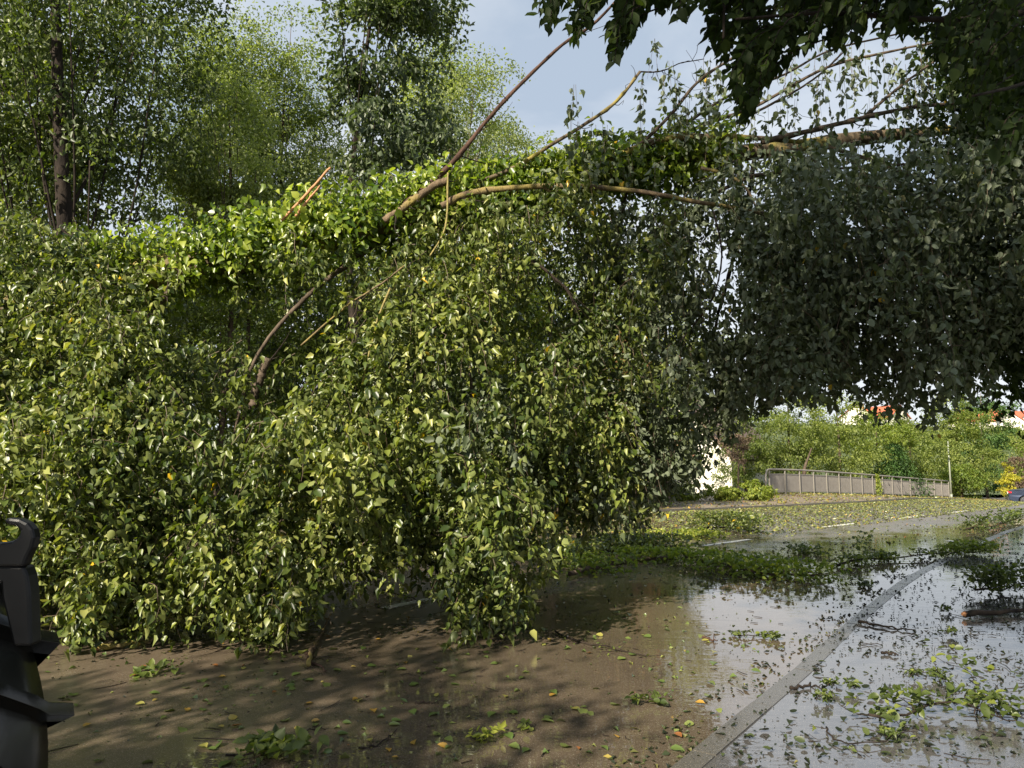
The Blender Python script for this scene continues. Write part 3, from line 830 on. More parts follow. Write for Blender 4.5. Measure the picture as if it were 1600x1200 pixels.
# ------------------------------------------------------------------ car
M['paint_blue'] = plain('paint_blue', (.035, .048, .085), .22, .4, var=.03)
M['tyre'] = plain('tyre', (.018, .018, .018), .7, var=.1)
M['alloy'] = plain('alloy', (.35, .36, .38), .3, .8, var=.05)
M['lamp_red'] = plain('lamp_red', (.45, .02, .03), .2, var=.05)
M['plastic'] = plain('plastic', (.02, .02, .022), .5, var=.1)
def car():
    g = G(1590, 791)
    cz = float(terrain(50 * .7, 50)); base = P(1571, 725, 50); base[2] = float(terrain(base[0] + 1, base[1]))
    root = empty('parked_car', (base[0], base[1], base[2])); root.rotation_euler = (0, .02, math.radians(-31))
    tag(root, 'dark blue saloon car cut off by the right edge of the picture', 'car')
    # side profile, rear at x=0, length 4.6
    prof = [(0.02, .38), (0, .62), (.06, .86), (.16, 1.00), (.55, 1.04), (.95, 1.10), (1.35, 1.30), (1.75, 1.42), (2.3, 1.44), (2.8, 1.36), (3.45, 1.02), (4.2, .90), (4.52, .72), (4.58, .40), (4.45, .24)]
    bot = []
    for cx in (3.65, .90):
        for a in np.linspace(0, math.pi, 9): bot.append((cx + .37 * math.cos(a), .30 + .37 * math.sin(a) if math.sin(a) > .05 else .22))
    poly = prof + [(4.2, .2)] + bot + [(.3, .24)]
    def halfw(x, z):
        w0 = .90
        if z > .95: w0 -= (z - .95) * .55
        if x < .5: w0 -= (.5 - x) * .22
        if x > 3.9: w0 -= (x - 3.9) * .3
        return w0
    n = len(poly); m = MB()
    v = []
    for s in (-1, 1): v += [(x, s * (halfw(x, z) - .03), z) for x, z in poly]
    v2 = []
    m.add(v, [tuple(range(n)), tuple(range(2 * n - 1, n - 1, -1))] + [(i, (i + n), ((i + 1) % n) + n, (i + 1) % n) for i in range(n)])
    bo = m.build('body', M['paint_blue'], root, local=True)
    bv = bo.modifiers.new('b', 'BEVEL'); bv.width = .035; bv.segments = 2; bv.limit_method = 'ANGLE'; bv.angle_limit = .5
    for s in (-1, 1):
        for quad in (((1.10, 1.09), (1.46, 1.31), (2.02, 1.38), (2.05, 1.02), (1.2, 1.0)), ((2.12, 1.02), (2.10, 1.38), (2.75, 1.31), (3.25, 1.02))):
            q_ = MB(); pts = [(x, s * (halfw(x, z) + .004), z) for x, z in quad]; pi = [(x, s * (halfw(x, z) - .02), z) for x, z in quad]; k = len(pts)
            q_.add(pts + pi, [tuple(range(k)), tuple(range(2 * k - 1, k - 1, -1))] + [(i, i + k, (i + 1) % k + k, (i + 1) % k) for i in range(k)])
            q_.build('side_window', M['glass'], root, local=True)
        t = MB(); t.box((.09, s * .72, .85), (.17, .24, .10), 0); t.build('tail_light', M['lamp_red'], root, local=True)
        for cx in (.90, 3.65):
            a = np.linspace(0, 2 * math.pi, 25)[:-1]
            wh = MB(); wh.tube([(cx, s * .66, .31), (cx, s * .70, .31), (cx, s * .85, .31), (cx, s * .88, .31)], [.27, .315, .315, .28], 24)
            we = wh.build('wheel', M['tyre'], root, True, local=True)
            rm = MB(); rm.tube([(cx, s * .86, .31), (cx, s * .89, .31)], [.22, .21], 20)
            rr = rm.build('rim', M['plastic'], we, local=True)
            sp = MB()
            for k in range(5):
                an = k * 2 * math.pi / 5; sp.tube([(cx, s * .90, .31), (cx + .2 * math.cos(an), s * .895, .31 + .2 * math.sin(an))], [.04, .022], 4)
            ring = [(cx + .225 * math.cos(x), s * .885, .31 + .225 * math.sin(x)) for x in np.linspace(0, 2 * math.pi, 25)]
            sp.tube(ring, .014, 5); sp.build('spokes', M['alloy'], we, local=True)
    b = MB(); b.box((.0, 0, .42), (.12, 1.5, .22)); b.build('bumper', M['plastic'], root, local=True)
    b = MB(); b.box((-.02, 0, .80), (.03, .52, .12)); b.build('number_plate', M['frame_white'], root, local=True)
car()

# ------------------------------------------------------------------ fallen tree
ft = empty('fallen_tree', (-13, 9.6, .1))
tag(ft, 'huge fallen tree lying across the road with its leafy crown hanging to the ground', 'fallen tree')
TRK_px = [(-250, 600), (0, 490), (250, 425), (450, 385), (640, 335), (850, 290), (1010, 262), (1130, 243), (1230, 232), (1350, 215), (1500, 200), (1700, 160)]
TRK_d = [9.2, 9.0, 8.9, 8.8, 8.8, 8.9, 9.0, 9.0, 9.1, 9.4, 9.8, 10.4]
trk = PP(TRK_px, TRK_d)
trk_all = np.vstack([[(-14.2, 10.6, .45), (-11, 9.8, 1.3)], trk])
tp = spline(trk_all, 60)
m = MB(); m.tube(tp, np.interp(np.linspace(0, 1, 60), [0, .1, .45, .7, .85, 1], [.34, .26, .17, .105, .09, .03]), 10, .10)
m.build('trunk', M['bark_moss'], ft, True)
def trunk_at(x):
    i = np.interp(x, [a for a, b in TRK_px], np.arange(len(TRK_px)))
    return np.array([np.interp(i, np.arange(len(TRK_px)), trk[:, k]) for k in range(3)])
limbs = [
    ([(632, 318), (700, 262), (762, 188), (818, 128), (880, 70), (930, 36), (990, -30)], 8.4, .036, .015, 'bark_red'),
    ([(600, 345), (640, 318), (680, 290), (700, 282)], 8.3, .050, .045, 'bark_tan'),
    ([(700, 300), (790, 268), (862, 226), (930, 182), (970, 150), (1000, 112)], 8.6, .032, .018, 'bark_moss'),
    ([(1000, 112), (1030, 112), (1060, 100), (1100, 92)], 8.6, .012, .005, 'bark_dark'),
    ([(690, 322), (735, 302), (830, 292), (922, 294), (1010, 302), (1090, 318), (1160, 328), (1260, 350)], 8.1, .048, .018, 'bark_tan'),
    ([(850, 293), (868, 306), (878, 330), (893, 358)], 8.1, .022, .010, 'bark_tan'),
    ([(930, 258), (1030, 219), (1100, 213), (1200, 217), (1290, 228), (1390, 262), (1480, 300)], 8.7, .052, .020, 'bark_moss'),
    ([(1000, 226), (1048, 180), (1090, 130), (1150, 88), (1230, 44), (1300, 0)], 8.6, .026, .012, 'bark'),
    ([(1020, 218), (1075, 190), (1140, 150), (1220, 120), (1300, 80), (1420, 50), (1520, 20)], 8.9, .024, .010, 'bark_dark'),
    ([(1060, 214), (1110, 190), (1180, 165), (1290, 105), (1400, 78), (1500, 60)], 9.0, .034, .012, 'bark'),
    ([(1110, 222), (1170, 180), (1260, 130), (1320, 80)], 8.8, .022, .010, 'bark_dark'),
    ([(1190, 222), (1300, 196), (1400, 172), (1520, 160), (1620, 150)], 8.6, .042, .014, 'bark'),
    ([(1345, 188), (1400, 140), (1455, 100), (1520, 60)], 8.8, .026, .010, 'bark'),
    ([(1095, 262), (1140, 275), (1170, 300), (1190, 345)], 8.3, .026, .010, 'bark_moss'),
    ([(1120, 300), (1190, 272), (1300, 262), (1450, 255)], 8.4, .030, .012, 'bark'),
    ([(1115, 330), (1128, 400), (1112, 470), (1062, 535)], 7.9, .014, .006, 'bark_dark'),
    ([(1190, 330), (1230, 400), (1280, 440), (1300, 520)], 7.8, .016, .006, 'bark_dark'),
    ([(440, 345), (478, 305), (512, 268), (516, 262)], 8.3, .022, .012, 'wood_raw'),
    ([(462, 338), (488, 305), (500, 290)], 8.2, .022, .008, 'wood_raw'),
    ([(700, 270), (697, 330), (688, 370), (672, 400)], 8.0, .014, .009, 'twig_lichen'),
    ([(610, 450), (590, 500), (575, 560), (566, 600)], 7.2, .014, .008, 'twig_lichen'),
    ([(470, 540), (540, 480), (600, 440), (632, 415)], 7.3, .012, .008, 'bark_tan'),
    ([(830, 405), (862, 430), (885, 452), (905, 485)], 7.8, .020, .012, 'bark_dark'),
    ([(800, 420), (830, 440), (855, 470), (860, 500)], 8.4, .012, .008, 'bark_dark'),
    ([(905, 752), (960, 743), (1020, 744), (1072, 740)], 9.2, .020, .010, 'bark_dark'),
    ([(395, 640), (402, 600), (420, 560)], 7.8, .05, .04, 'bark'),
    ([(660, 330), (560, 400), (470, 470), (400, 560), (360, 700)], [8.9, 8.9, 8.5, 8.1, 7.9], .05, .012, 'bark'),
    ([(300, 420), (230, 500), (180, 640), (160, 800)], [8.9, 8.7, 8.3, 8.0], .05, .012, 'bark'),
    ([(760, 310), (740, 400), (735, 560), (745, 760)], [8.9, 8.6, 8.1, 7.8], .045, .010, 'bark'),
    ([(980, 280), (960, 400), (930, 560), (900, 740)], [9.1, 9.2, 9.2, 9.2], .045, .010, 'bark'),
    ([(1330, 225), (1350, 330), (1380, 450), (1400, 600)], [9.4, 9.0, 8.6, 8.4], .045, .010, 'bark_dark'),
    ([(1180, 240), (1160, 360), (1120, 520), (1090, 690)], [9.4, 9.4, 9.3, 9.2], .04, .010, 'bark_dark'),
]
limb_paths = []
stw = MB()
for px, d, r0, r1, mt in limbs:
    r0 *= .82; NP = 34
    pts = spline(PP(px, d), NP)
    pts[1:-1] += np.cumsum(rs.normal(0, (.0035 if r0 > .03 else .002) if px[0] != (632, 318) else .001, (NP - 2, 3)), 0) * np.sin(np.linspace(0, math.pi, NP - 2))[:, None]
    limb_paths.append(pts)
    rad = np.linspace(r0, r1, NP) * (1 + rs.normal(0, .05, NP)); rad[rs.randint(2, NP - 2, 3)] *= 1.28
    m = MB(); m.tube(pts, rad, 9, .10); m.build('limb', M[mt], ft, True)
    if mt not in ('wood_raw', 'twig_lichen'):
        for k in range(9):
            i = rs.randint(3, NP - 2); tdir = nrm(pts[i + 1] - pts[i - 1])
            sd = nrm(tdir * rs.uniform(.3, 1.2) + rs.normal(0, .7, 3)); ln = rs.uniform(.06, .5) * (1 if k > 3 else .35)
            e = pts[i] + sd * ln + np.array([0, 0, -.12 * ln]); e2 = e + nrm(sd + rs.normal(0, .5, 3)) * ln * .5
            stw.tube(spline([pts[i], (pts[i] + e) / 2 + rs.normal(0, .015, 3), e, e2], 7), np.linspace(max(.004, rad[i] * .28), .0018, 7), 4)

topx = [-300, 0, 100, 200, 300, 400, 500, 600, 700, 800, 900, 1000, 1100, 1200, 1400, 1900]
topy = [420, 330, 355, 400, 410, 380, 370, 335, 300, 300, 270, 255, 255, 240, 220, 220]
botx = [-300, 0, 60, 150, 250, 300, 330, 350, 430, 455, 500, 540, 580, 610, 640, 690, 715, 740, 800, 825, 845, 880, 940, 1000, 1030, 1048, 1070, 1103, 1150, 1200, 1250, 1300, 1350, 1400, 1440, 1480, 1530, 1600, 1900]
boty = [1005, 1000, 985, 1015, 1005, 975, 950, 985, 1015, 975, 935, 925, 925, 865, 890, 925, 960, 1015, 985, 925, 895, 850, 865, 850, 810, 770, 768, 755, 685, 660, 640, 668, 640, 690, 668, 655, 600, 560, 560]
depx = [-300, 0, 300, 430, 560, 640, 750, 830, 920, 1020, 1150, 1300, 1500, 1900]
depy = [7.2, 6.8, 6.8, 6.6, 7.3, 7.2, 6.45, 7.1, 8.2, 8.8, 8.3, 7.5, 7.2, 7.2]
holes = [(1130, 430, 30, 95, .22), (1112, 350, 26, 34, .3), (400, 478, 185, 46, .06), (345, 640, 46, 85, .12), (650, 555, 55, 55, .25), (180, 700, 30, 70, .3), (560, 760, 35, 60, .35), (700, 820, 26, 60, .3), (850, 445, 55, 50, .15),
         (465, 560, 60, 40, .35), (1090, 520, 40, 50, .7), (240, 560, 70, 40, .5), (1010, 440, 60, 60, .55), (815, 520, 12, 16, .0)]
def dens(x, y):
    d = 1.0
    for hx_, hy_, rx, ry, v in holes:
        r = ((x - hx_) / rx) ** 2 + ((y - hy_) / ry) ** 2
        if r < 1: d = min(d, v)
    if 1150 < x and y > 600: d *= .75
    if x < 420 and y > 860: d *= .55
    return d
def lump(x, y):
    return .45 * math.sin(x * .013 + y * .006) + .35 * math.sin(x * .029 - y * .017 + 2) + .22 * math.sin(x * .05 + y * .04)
lvG, lvS, lvB, lvSB = Leaves(), Leaves(), Leaves(), Leaves()
twg = MB()
cnt = 0
tries = 0
NS = 9200
while cnt < NS and tries < 11000:
    tries += 1
    back = rs.rand() < .40
    bx_ = rs.uniform(-300, 1900); ty = np.interp(bx_, topx, topy); by = np.interp(bx_, botx, boty)
    by_ = rs.uniform(ty - 25, by - 20)
    if rs.rand() > dens(bx_, by_) and not (back and rs.rand() < (.08 if 220 < bx_ < 580 and by_ < 540 else .35)): continue
    edge_ = 4 - abs(rs.normal(0, 20 if bx_ < 1000 else 28))
    lob = rs.normal(0, .42)                      # the whole bough stands proud of its neighbours or behind them
    tone = rs.normal(0, .09)
    lean_ = rs.normal(0, .22, 2)
    for q_n in range(rs.randint(9, 26)):
        x = bx_ + rs.normal(0, 30); y = by_ + rs.normal(0, 34) + abs(x - bx_) * .6
        ty = np.interp(x, topx, topy); by = np.interp(x, botx, boty)
        if y < ty - 20 or y > by - 8: continue
        dn_ = dens(x, y)
        if dn_ < .5 and rs.rand() > dn_ + (.06 if back else -.04): continue
        fr = (y - ty) / (by - ty)
        D0 = np.interp(x, depx, depy)
        D = 8.7 + (D0 - 8.7) * min(1, fr * 1.9 + .15) if x < 1100 else D0
        lp = lump(x, y)
        D += .5 * lp * (1 if D0 > 6.9 else .6) + lob * (1 if D0 > 6.9 else .7) + rs.exponential(.16)
        D = max(D, 6.15)
        if back: D += rs.uniform(.5, 2.4)
        mxL = (by + edge_ + rs.normal(0, 9) - y) / F * D
        if back: mxL -= .25
        if x > 1050: mxL -= .08
        if mxL < .08: continue
        Ln = min(rs.uniform(.22, .75), mxL)
        p0 = P(x, y, D)
        if p0[2] < .12: continue
        n = 6
        t = np.linspace(0, 1, n)
        hd = rs.uniform(0, 6.28); rr = rs.uniform(.04, .34)
        sw = lean_ * Ln + rs.normal(0, .05, 2)
        pts = np.stack([p0[0] + sw[0] * t + math.cos(hd) * rr * np.sqrt(t), p0[1] + sw[1] * t + math.sin(hd) * rr * np.sqrt(t), p0[2] - Ln * t ** 1.3 + .05 * np.sin(t * 3)], 1)
        pts[1:] += rs.normal(0, .016, (n - 1, 3))
        pts[:, 2] = np.maximum(pts[:, 2], .03 + rs.uniform(0, .05))
        silver = (x + rs.normal(0, 40) + (y - 500) * -.05 + lob * 80) > 940 or (690 < x < 880 and 560 < y < 700 and tone > .04)
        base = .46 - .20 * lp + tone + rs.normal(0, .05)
        tgt = lvB if back else None
        if silver:
            twig_leaves(lvS if not back else lvSB, pts, .030, .080, .45 + tone + rs.normal(0, .08), droop=.95, flip=.5, spread=.5, rvar=.26)
        else:
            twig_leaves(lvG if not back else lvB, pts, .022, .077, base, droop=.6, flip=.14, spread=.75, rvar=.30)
        if not back and rs.rand() < .45: twg.tube(pts, np.linspace(.0036, .0015, n), 3)
        cnt += 1
# thin leafy strands among the upper right branches
def hang(x, y, D, Ln, lvx, size=.085, sp=.05):
    p0 = P(x, y, D); t = np.linspace(0, 1, 6)
    pts = np.stack([p0[0] + rs.normal(0, .05) * t, p0[1] + rs.normal(0, .08) * t, p0[2] - Ln * t], 1)
    twig_leaves(lvx, pts, sp, size, .5 + rs.normal(0, .1), droop=.95, flip=.55, spread=.42)
    twg.tube(pts, np.linspace(.0026, .0014, 6), 3)
for (x, y, Ln) in ((900, 132, .35), (893, 160, .75), (905, 190, .6), (912, 230, .5), (935, 175, .5), (942, 195, .75), (950, 210, .6), (1003, 118, .5), (1010, 150, .8), (1035, 115, .45),
                   (1045, 95, .9), (1060, 120, .6), (1075, 140, .8), (1090, 160, .5), (1020, 60, .5), (1060, 190, .4), (965, 230, .5), (985, 240, .4), (920, 250, .4), (870, 250, .3), (1100, 90, .5)):
    for k in range(2): hang(x + rs.normal(0, 5), y, 8.5 + rs.normal(0, .15), Ln, lvS)
for i in range(440):
    x = rs.uniform(1100, 1900); y = rs.uniform(70 - (x - 1100) * .1, 235)
    if rs.rand() > .35 + (x - 1100) / 900: continue
    hang(x, y, rs.uniform(8.0, 9.6), rs.uniform(.3, .8), lvS, .088, .055)
# leaves wrapped along the trunk (climbing ivy)
x = stw.build('side_twigs', M['bark_dark'], ft); x['kind'] = 'stuff'
lvI = Leaves()
for i in range(760):
    x = rs.uniform(120, 1040) if rs.rand() < .85 else rs.uniform(1040, 1130)
    if x > 1040 and rs.rand() < .5: continue
    c = trunk_at(x)
    a = rs.uniform(-.6, math.pi + .6)
    r = rs.uniform(.15, .52) * (1 + .35 * math.sin(x * .021) * math.sin(x * .047 + 1)) * np.interp(x, [0, 450, 700, 1100], [1, 1, .62, .55])
    dirc = np.array([0, -math.cos(a), math.sin(a)])
    cc = c + dirc * r * np.array([1, .8, .85]) + rs.normal(0, .06, 3)
    k = 30
    p = cc + rs.normal(0, .13, (k, 3))
    lvI.add(p, nrm(np.array([0, -.3, -.5]) + rs.normal(0, .5, (k, 3))), dirc + np.array([-.3, -.35, .5]) + rs.normal(0, .4, (k, 3)), .088 * rs.uniform(.5, 1.25, k), .5 + .15 * math.sin(x * .03) + rs.normal(0, .26, k))
for i in range(110):
    x = rs.uniform(130, 1080); c = trunk_at(x) + np.array([0, rs.uniform(-.4, .3), .18 * np.interp(x, [100, 1100], [1.4, .7])])
    e = c + np.array([rs.normal(.1, .25), rs.normal(0, .2), rs.uniform(.12, .42)])
    pts = spline([c, (c + e) / 2 + rs.normal(0, .05, 3), e, e + np.array([rs.normal(0, .08), 0, -.05])], 7)
    twig_leaves(lvI if rs.rand() < .5 else lvG, pts, .022, .075, .5 + rs.normal(0, .15), droop=.3, spread=.8)
    twg.tube(pts, np.linspace(.004, .0016, 7), 3)
lvI.pack(); lvG.pack(); lvS.pack()
x = twg.build('hanging_twigs', M['twig'], ft); x['kind'] = 'stuff'
# the 300 nearest, most visible leaves are parts of their own
def near_idx(lv, n, xmin=0, xmax=1600, ymax=1190):
    v = lv.P - CAM; c, s = math.cos(TH), math.sin(TH)
    f = v[:, 1] * c + v[:, 2] * s; up = -v[:, 1] * s + v[:, 2] * c
    px = 800 + F * v[:, 0] / f; py = 600 - F * up / f
    ok = (f > .3) & (px > xmin) & (px < xmax) & (py > 5) & (py < ymax)
    score = np.where(ok, lv.S / np.maximum(f, .1), 0)
    idx = np.argsort(-score)[:n]
    mask = np.zeros(len(lv.P), bool); mask[idx] = True
    return mask
lf_mesh = {k: [leaf_mesh('leaf', M[k], .06 + .89 * j / 5, j) for j in range(6)] for k in ('leaf_fallen', 'leaf_silver', 'leaf_near')}
mk = near_idx(lvG, 200)
leaf_objects(lvG.take(mk), lf_mesh['leaf_fallen'], ft)
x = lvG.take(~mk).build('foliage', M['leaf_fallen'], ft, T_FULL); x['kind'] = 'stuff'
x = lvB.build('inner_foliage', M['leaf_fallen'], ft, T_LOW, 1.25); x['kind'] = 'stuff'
x = lvSB.build('inner_silvery_foliage', M['leaf_silver'], ft, T_LOW, 1.25); x['kind'] = 'stuff'
mk = near_idx(lvS, 100)
leaf_objects(lvS.take(mk), lf_mesh['leaf_silver'], ft)
x = lvS.take(~mk).build('silvery_foliage', M['leaf_silver'], ft, T_FULL); x['kind'] = 'stuff'; x['label'] = 'pale grey-green foliage hanging on the right half'
iv = empty('climbing_ivy', trunk_at(500)); tag(iv, 'bright green ivy wrapped along the top of the fallen trunk', 'ivy')
x = lvI.build('foliage', M['leaf_ivy'], iv, T_FULL, 1.2); x['kind'] = 'stuff'
m = MB(); m.tube(spline([trunk_at(a) + np.array([0, -.2, .1 * math.sin(a)]) for a in range(200, 1000, 80)], 40), .015, 5); m.build('stem', M['bark'], iv, True)

# ------------------------------------------------------------------ overhanging street tree (camera side) and neighbours
def crown_blob(root, mat, c, R, ncl, per, cr_, leaf, name='crown', rb=.5, seed=1):
    global rs
    keep = rs; rs = np.random.RandomState(seed)
    lv = Leaves(); d = rand_dirs(ncl); r = rs.uniform(.15, 1, ncl) ** .4
    cs = np.array(c) + d * np.array(R) * r[:, None]
    for q_ in cs:
        k = per; p = q_ + rs.normal(0, .5, (k, 3)) * cr_
        lv.add(p, rs.normal(0, .6, (k, 3)) + np.array([0, 0, -.6]), np.array([0, 0, .6]) + rs.normal(0, .5, (k, 3)), leaf * rs.uniform(.7, 1.2, k), rb + rs.normal(0, .25, k))
    x = lv.build(name, mat, root, T_LOW); x['kind'] = 'stuff'
    rs = keep
    return cs
nt_ = empty('overhanging_tree', (5.2, -3.2, 0)); tag(nt_, 'dark leafy branches of a street tree overhanging from the top right corner', 'tree')
m = MB(); m.tube(spline([(5.2, -3.2, -.1), (5.0, -2.8, 2.2), (4.2, -1.2, 4.8), (2.6, .6, 7.5), (1.2, 1.9, 9)], 18), np.linspace(.32, .06, 18), 10, .08); m.build('trunk', M['bark_dark'], nt_, True)
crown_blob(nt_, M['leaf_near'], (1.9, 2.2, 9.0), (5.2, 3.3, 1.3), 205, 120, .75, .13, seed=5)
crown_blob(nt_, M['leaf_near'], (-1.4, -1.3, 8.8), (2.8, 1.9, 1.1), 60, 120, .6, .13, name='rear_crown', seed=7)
nearprof_x = [835, 850, 880, 905, 925, 945, 960, 985, 1000, 1020, 1040, 1060, 1080, 1100, 1130, 1145, 1160, 1175, 1200, 1230, 1260, 1300, 1350, 1400, 1450, 1480, 1510, 1540, 1570, 1600, 1760]
nearprof_y = [20, 60, 40, 80, 20, 20, 110, 60, 40, 15, 25, 45, 10, 60, 120, 180, 235, 220, 150, 105, 110, 120, 85, 75, 110, 160, 200, 240, 290, 260, 330]
lvN = Leaves(); ntw = MB()
lp_ = []
for pts, r0 in (([(1750, -140), (1500, -60), (1250, -60), (1050, -55), (880, -20)], .03), ([(1800, -80), (1600, 20), (1450, 30), (1300, 20), (1150, 30)], .025),
                ([(1800, 40), (1680, 90), (1600, 130), (1520, 150)], .022), ([(1800, -160), (1500, -120), (1300, -100), (1150, -60), (1130, 60)], .022)):
    pw = spline(PP(pts, np.linspace(4.4, 3.4, len(pts))), 14)
    m = MB(); m.tube(pw, np.linspace(r0, .006, 14), 6, .1); m.build('limb', M['bark_dark'], nt_, True)
# heavy bough from the trunk towards these limbs
m = MB(); m.tube(spline([(4.9, -2.0, 3.6), (4.6, 0, 4.6), tuple(P(1790, -120, 4.4))], 10), np.linspace(.14, .05, 10), 8); m.build('limb', M['bark_dark'], nt_, True)
i = 0
while i < 380:
    x = rs.uniform(838, 1740) if rs.rand() > .12 else rs.choice([860, 960, 985, 1150, 1165, 1060])
    prof = np.interp(x, nearprof_x, nearprof_y) + rs.normal(0, 6)
    prof -= 38 if x > 1130 else 12; ye = rs.uniform(-70, prof)
    if rs.rand() < .35: ye = prof - rs.uniform(0, 25)
    if x < 1100 and rs.rand() < .35: continue
    D = rs.uniform(3.3, 4.6)
    x0 = x + rs.uniform(20, 110); y0 = ye - rs.uniform(60, 140)
    a = P(x0, y0, D + .2); b_ = P(x, ye, D)
    mid_ = (a + b_) / 2 + np.array([-.03, 0, .06])
    pts = spline([a, mid_, b_], 6)
    lnT = np.linalg.norm(a - b_); n_ = max(3, int(lnT / .037))
    t = np.linspace(.15, 1, n_)
    pp = np.stack([np.interp(t, np.linspace(0, 1, 6), pts[:, k]) for k in range(3)], 1)
    dr = nrm(b_ - a)
    sd = nrm(np.cross(dr, [0, 1.0, 0.2]))
    sg = np.where(np.arange(n_) % 2, 1, -1)[:, None]
    d = dr * .6 + sd * sg * .6 + np.array([0, 0, -.55]) + rs.normal(0, .2, (n_, 3))
    nn = np.array([0, -.8, .7]) + rs.normal(0, .4, (n_, 3))
    lvN.add(pp, d, nn, .068 * rs.uniform(.6, 1.3, n_), .45 + rs.normal(0, .2, n_))
    ntw.tube(pts, np.linspace(.005, .002, 6), 4)
    i += 1
lvN.pack()
mk = near_idx(lvN, 300)
leaf_objects(lvN.take(mk), lf_mesh['leaf_near'], nt_)
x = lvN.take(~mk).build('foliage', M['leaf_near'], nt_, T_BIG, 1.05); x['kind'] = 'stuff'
x = ntw.build('twigs', M['bark_dark'], nt_); x['kind'] = 'stuff'

# dense dark tree at the right edge
rt = empty('dark_street_tree', (9.6, 8.2, 0)); tag(rt, 'dense dark tree crown in deep shade at the right edge of the picture', 'tree')
m = MB(); m.tube(spline([(9.6, 8.2, -.1), (9.4, 8.2, 2.5), (8.6, 8, 5), (8, 8, 7.5)], 12), np.linspace(.28, .08, 12), 10, .08); m.build('trunk', M['bark_dark'], rt, True)
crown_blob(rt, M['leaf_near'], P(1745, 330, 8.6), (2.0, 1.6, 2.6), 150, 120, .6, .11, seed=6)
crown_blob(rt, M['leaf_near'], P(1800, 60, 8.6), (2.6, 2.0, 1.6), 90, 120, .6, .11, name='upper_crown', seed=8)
lvR = Leaves()
for i in range(150):
    x = rs.uniform(1500, 1800); y = rs.uniform(380, 560); D = rs.uniform(7, 8.6)
    p0 = P(x, y, D); e = P(x, min(y + rs.uniform(40, 110), np.interp(x, [1500, 1560, 1585, 1600, 1800], [610, 580, 640, 628, 640])), D)
    twig_leaves(lvR, spline([p0, (p0 + e) / 2 + rs.normal(0, .04, 3), e], 5), .035, .095, .4, droop=.7, spread=.7)
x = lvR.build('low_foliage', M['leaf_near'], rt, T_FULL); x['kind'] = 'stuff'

# trees behind the camera (they shade the near road)
bt = empty('street_tree', (-6.6, -2.4, 0)); tag(bt, 'street tree standing behind and left of the viewer, shading the near road', 'tree')
m = MB(); m.tube(spline([(-6.6, -2.4, -.1), (-6.4, -2.0, 3), (-5.9, -1.2, 6.2)], 10), np.linspace(.25, .05, 10), 8); m.build('trunk', M['bark'], bt, True)
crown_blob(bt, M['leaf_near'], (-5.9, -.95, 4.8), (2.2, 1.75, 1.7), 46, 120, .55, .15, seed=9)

# ------------------------------------------------------------------ tractor at the lower left
M['rubber'] = plain('rubber', (.005, .005, .004), .26, var=.25, scale=12, spec=.5, bmp=.002)
M['steel_black'] = plain('steel_black', (.004, .0042, .005), .36, 0, var=.2, scale=10, spec=.25)
trc = empty('tractor', (-2.2, 2.3, 0)); tag(trc, 'black tractor at the lower left, only its lugged tyre and hook bracket showing', 'tractor')
R_ = .74; WC = np.array([-2.0, 2.2, .735]); AX = nrm(np.array([.35, 1.0, 0])); 
ex = nrm(np.cross(AX, [0, 0, 1.0])); ez = np.array([0, 0, 1.0])
wheel = MB()
prof = [(-.20, .40), (-.23, .48), (-.235, .60), (-.20, .68), (-.12, .715), (0, .72), (.12, .715), (.20, .68), (.235, .60), (.23, .48), (.20, .40)]
na = 96
v = []
for k in range(na):
    a = 2 * math.pi * k / na
    for o_, r in prof:
        v.append(WC + AX * o_ + (ex * math.cos(a) + ez * math.sin(a)) * r)
mp_n = len(prof)
f = [(k * mp_n + j, k * mp_n + j + 1, ((k + 1) % na) * mp_n + j + 1, ((k + 1) % na) * mp_n + j) for k in range(na) for j in range(mp_n - 1)]
wheel.add(v, f)
wo = wheel.build('wheel', M['rubber'], trc, True)
def lug_mesh(a0, side):
    m = MB(); n = 7; v = []
    for k in range(n):
        t = k / (n - 1)
        off_ = side * (.005 + .235 * t); rbase = np.interp(abs(off_), [0, .12, .20, .235, .26], [.715, .71, .675, .60, .56]); rt_ = rbase + (.052 if t < .9 else .04)
        if t > .8: off_ = side * .25; 
        a = a0 + .20 * (1 - t)
        for da, rr in ((-.040, rbase), (-.024, rt_), (.024, rt_), (.040, rbase)):
            aa = a + da
            v.append(WC + AX * off_ + (ex * math.cos(aa) + ez * math.sin(aa)) * rr)
    f = [(k * 4 + j, k * 4 + j + 1, (k + 1) * 4 + j + 1, (k + 1) * 4 + j) for k in range(n - 1) for j in range(3)]
    f += [(0, 1, 2, 3), tuple((n - 1) * 4 + j for j in (3, 2, 1, 0))]
    m.add(v, f); return m
for k in range(22):
    for side in (-1, 1):
        a0 = 2 * math.pi * (k + (.5 if side > 0 else 0)) / 22 + .06
        lg = lug_mesh(a0, side).build('tread_lug', M['rubber'], wo, True)
        b = lg.modifiers.new('b', 'BEVEL'); b.width = .013; b.segments = 3
rim = MB(); rim.tube([WC - AX * .20, WC - AX * .12, WC + AX * .12, WC + AX * .2], [.41, .36, .36, .41], 40); rim.build('rim', M['steel_black'], wo, True)
# ribbed mark moulded on the sidewall
rb_ = MB()
for k in range(16):
    a = .18 - k * .018
    for (r0, r1) in (((.50, .585) if k > 5 else (.50, .555)),):
        p0 = WC - AX * .236 + (ex * math.cos(a) + ez * math.sin(a)) * r0; p1 = WC - AX * .240 + (ex * math.cos(a) + ez * math.sin(a)) * r1
        rb_.tube([p0, p1], .0022, 4)
x = rb_.build('sidewall_ribs', M['rubber'], wo)
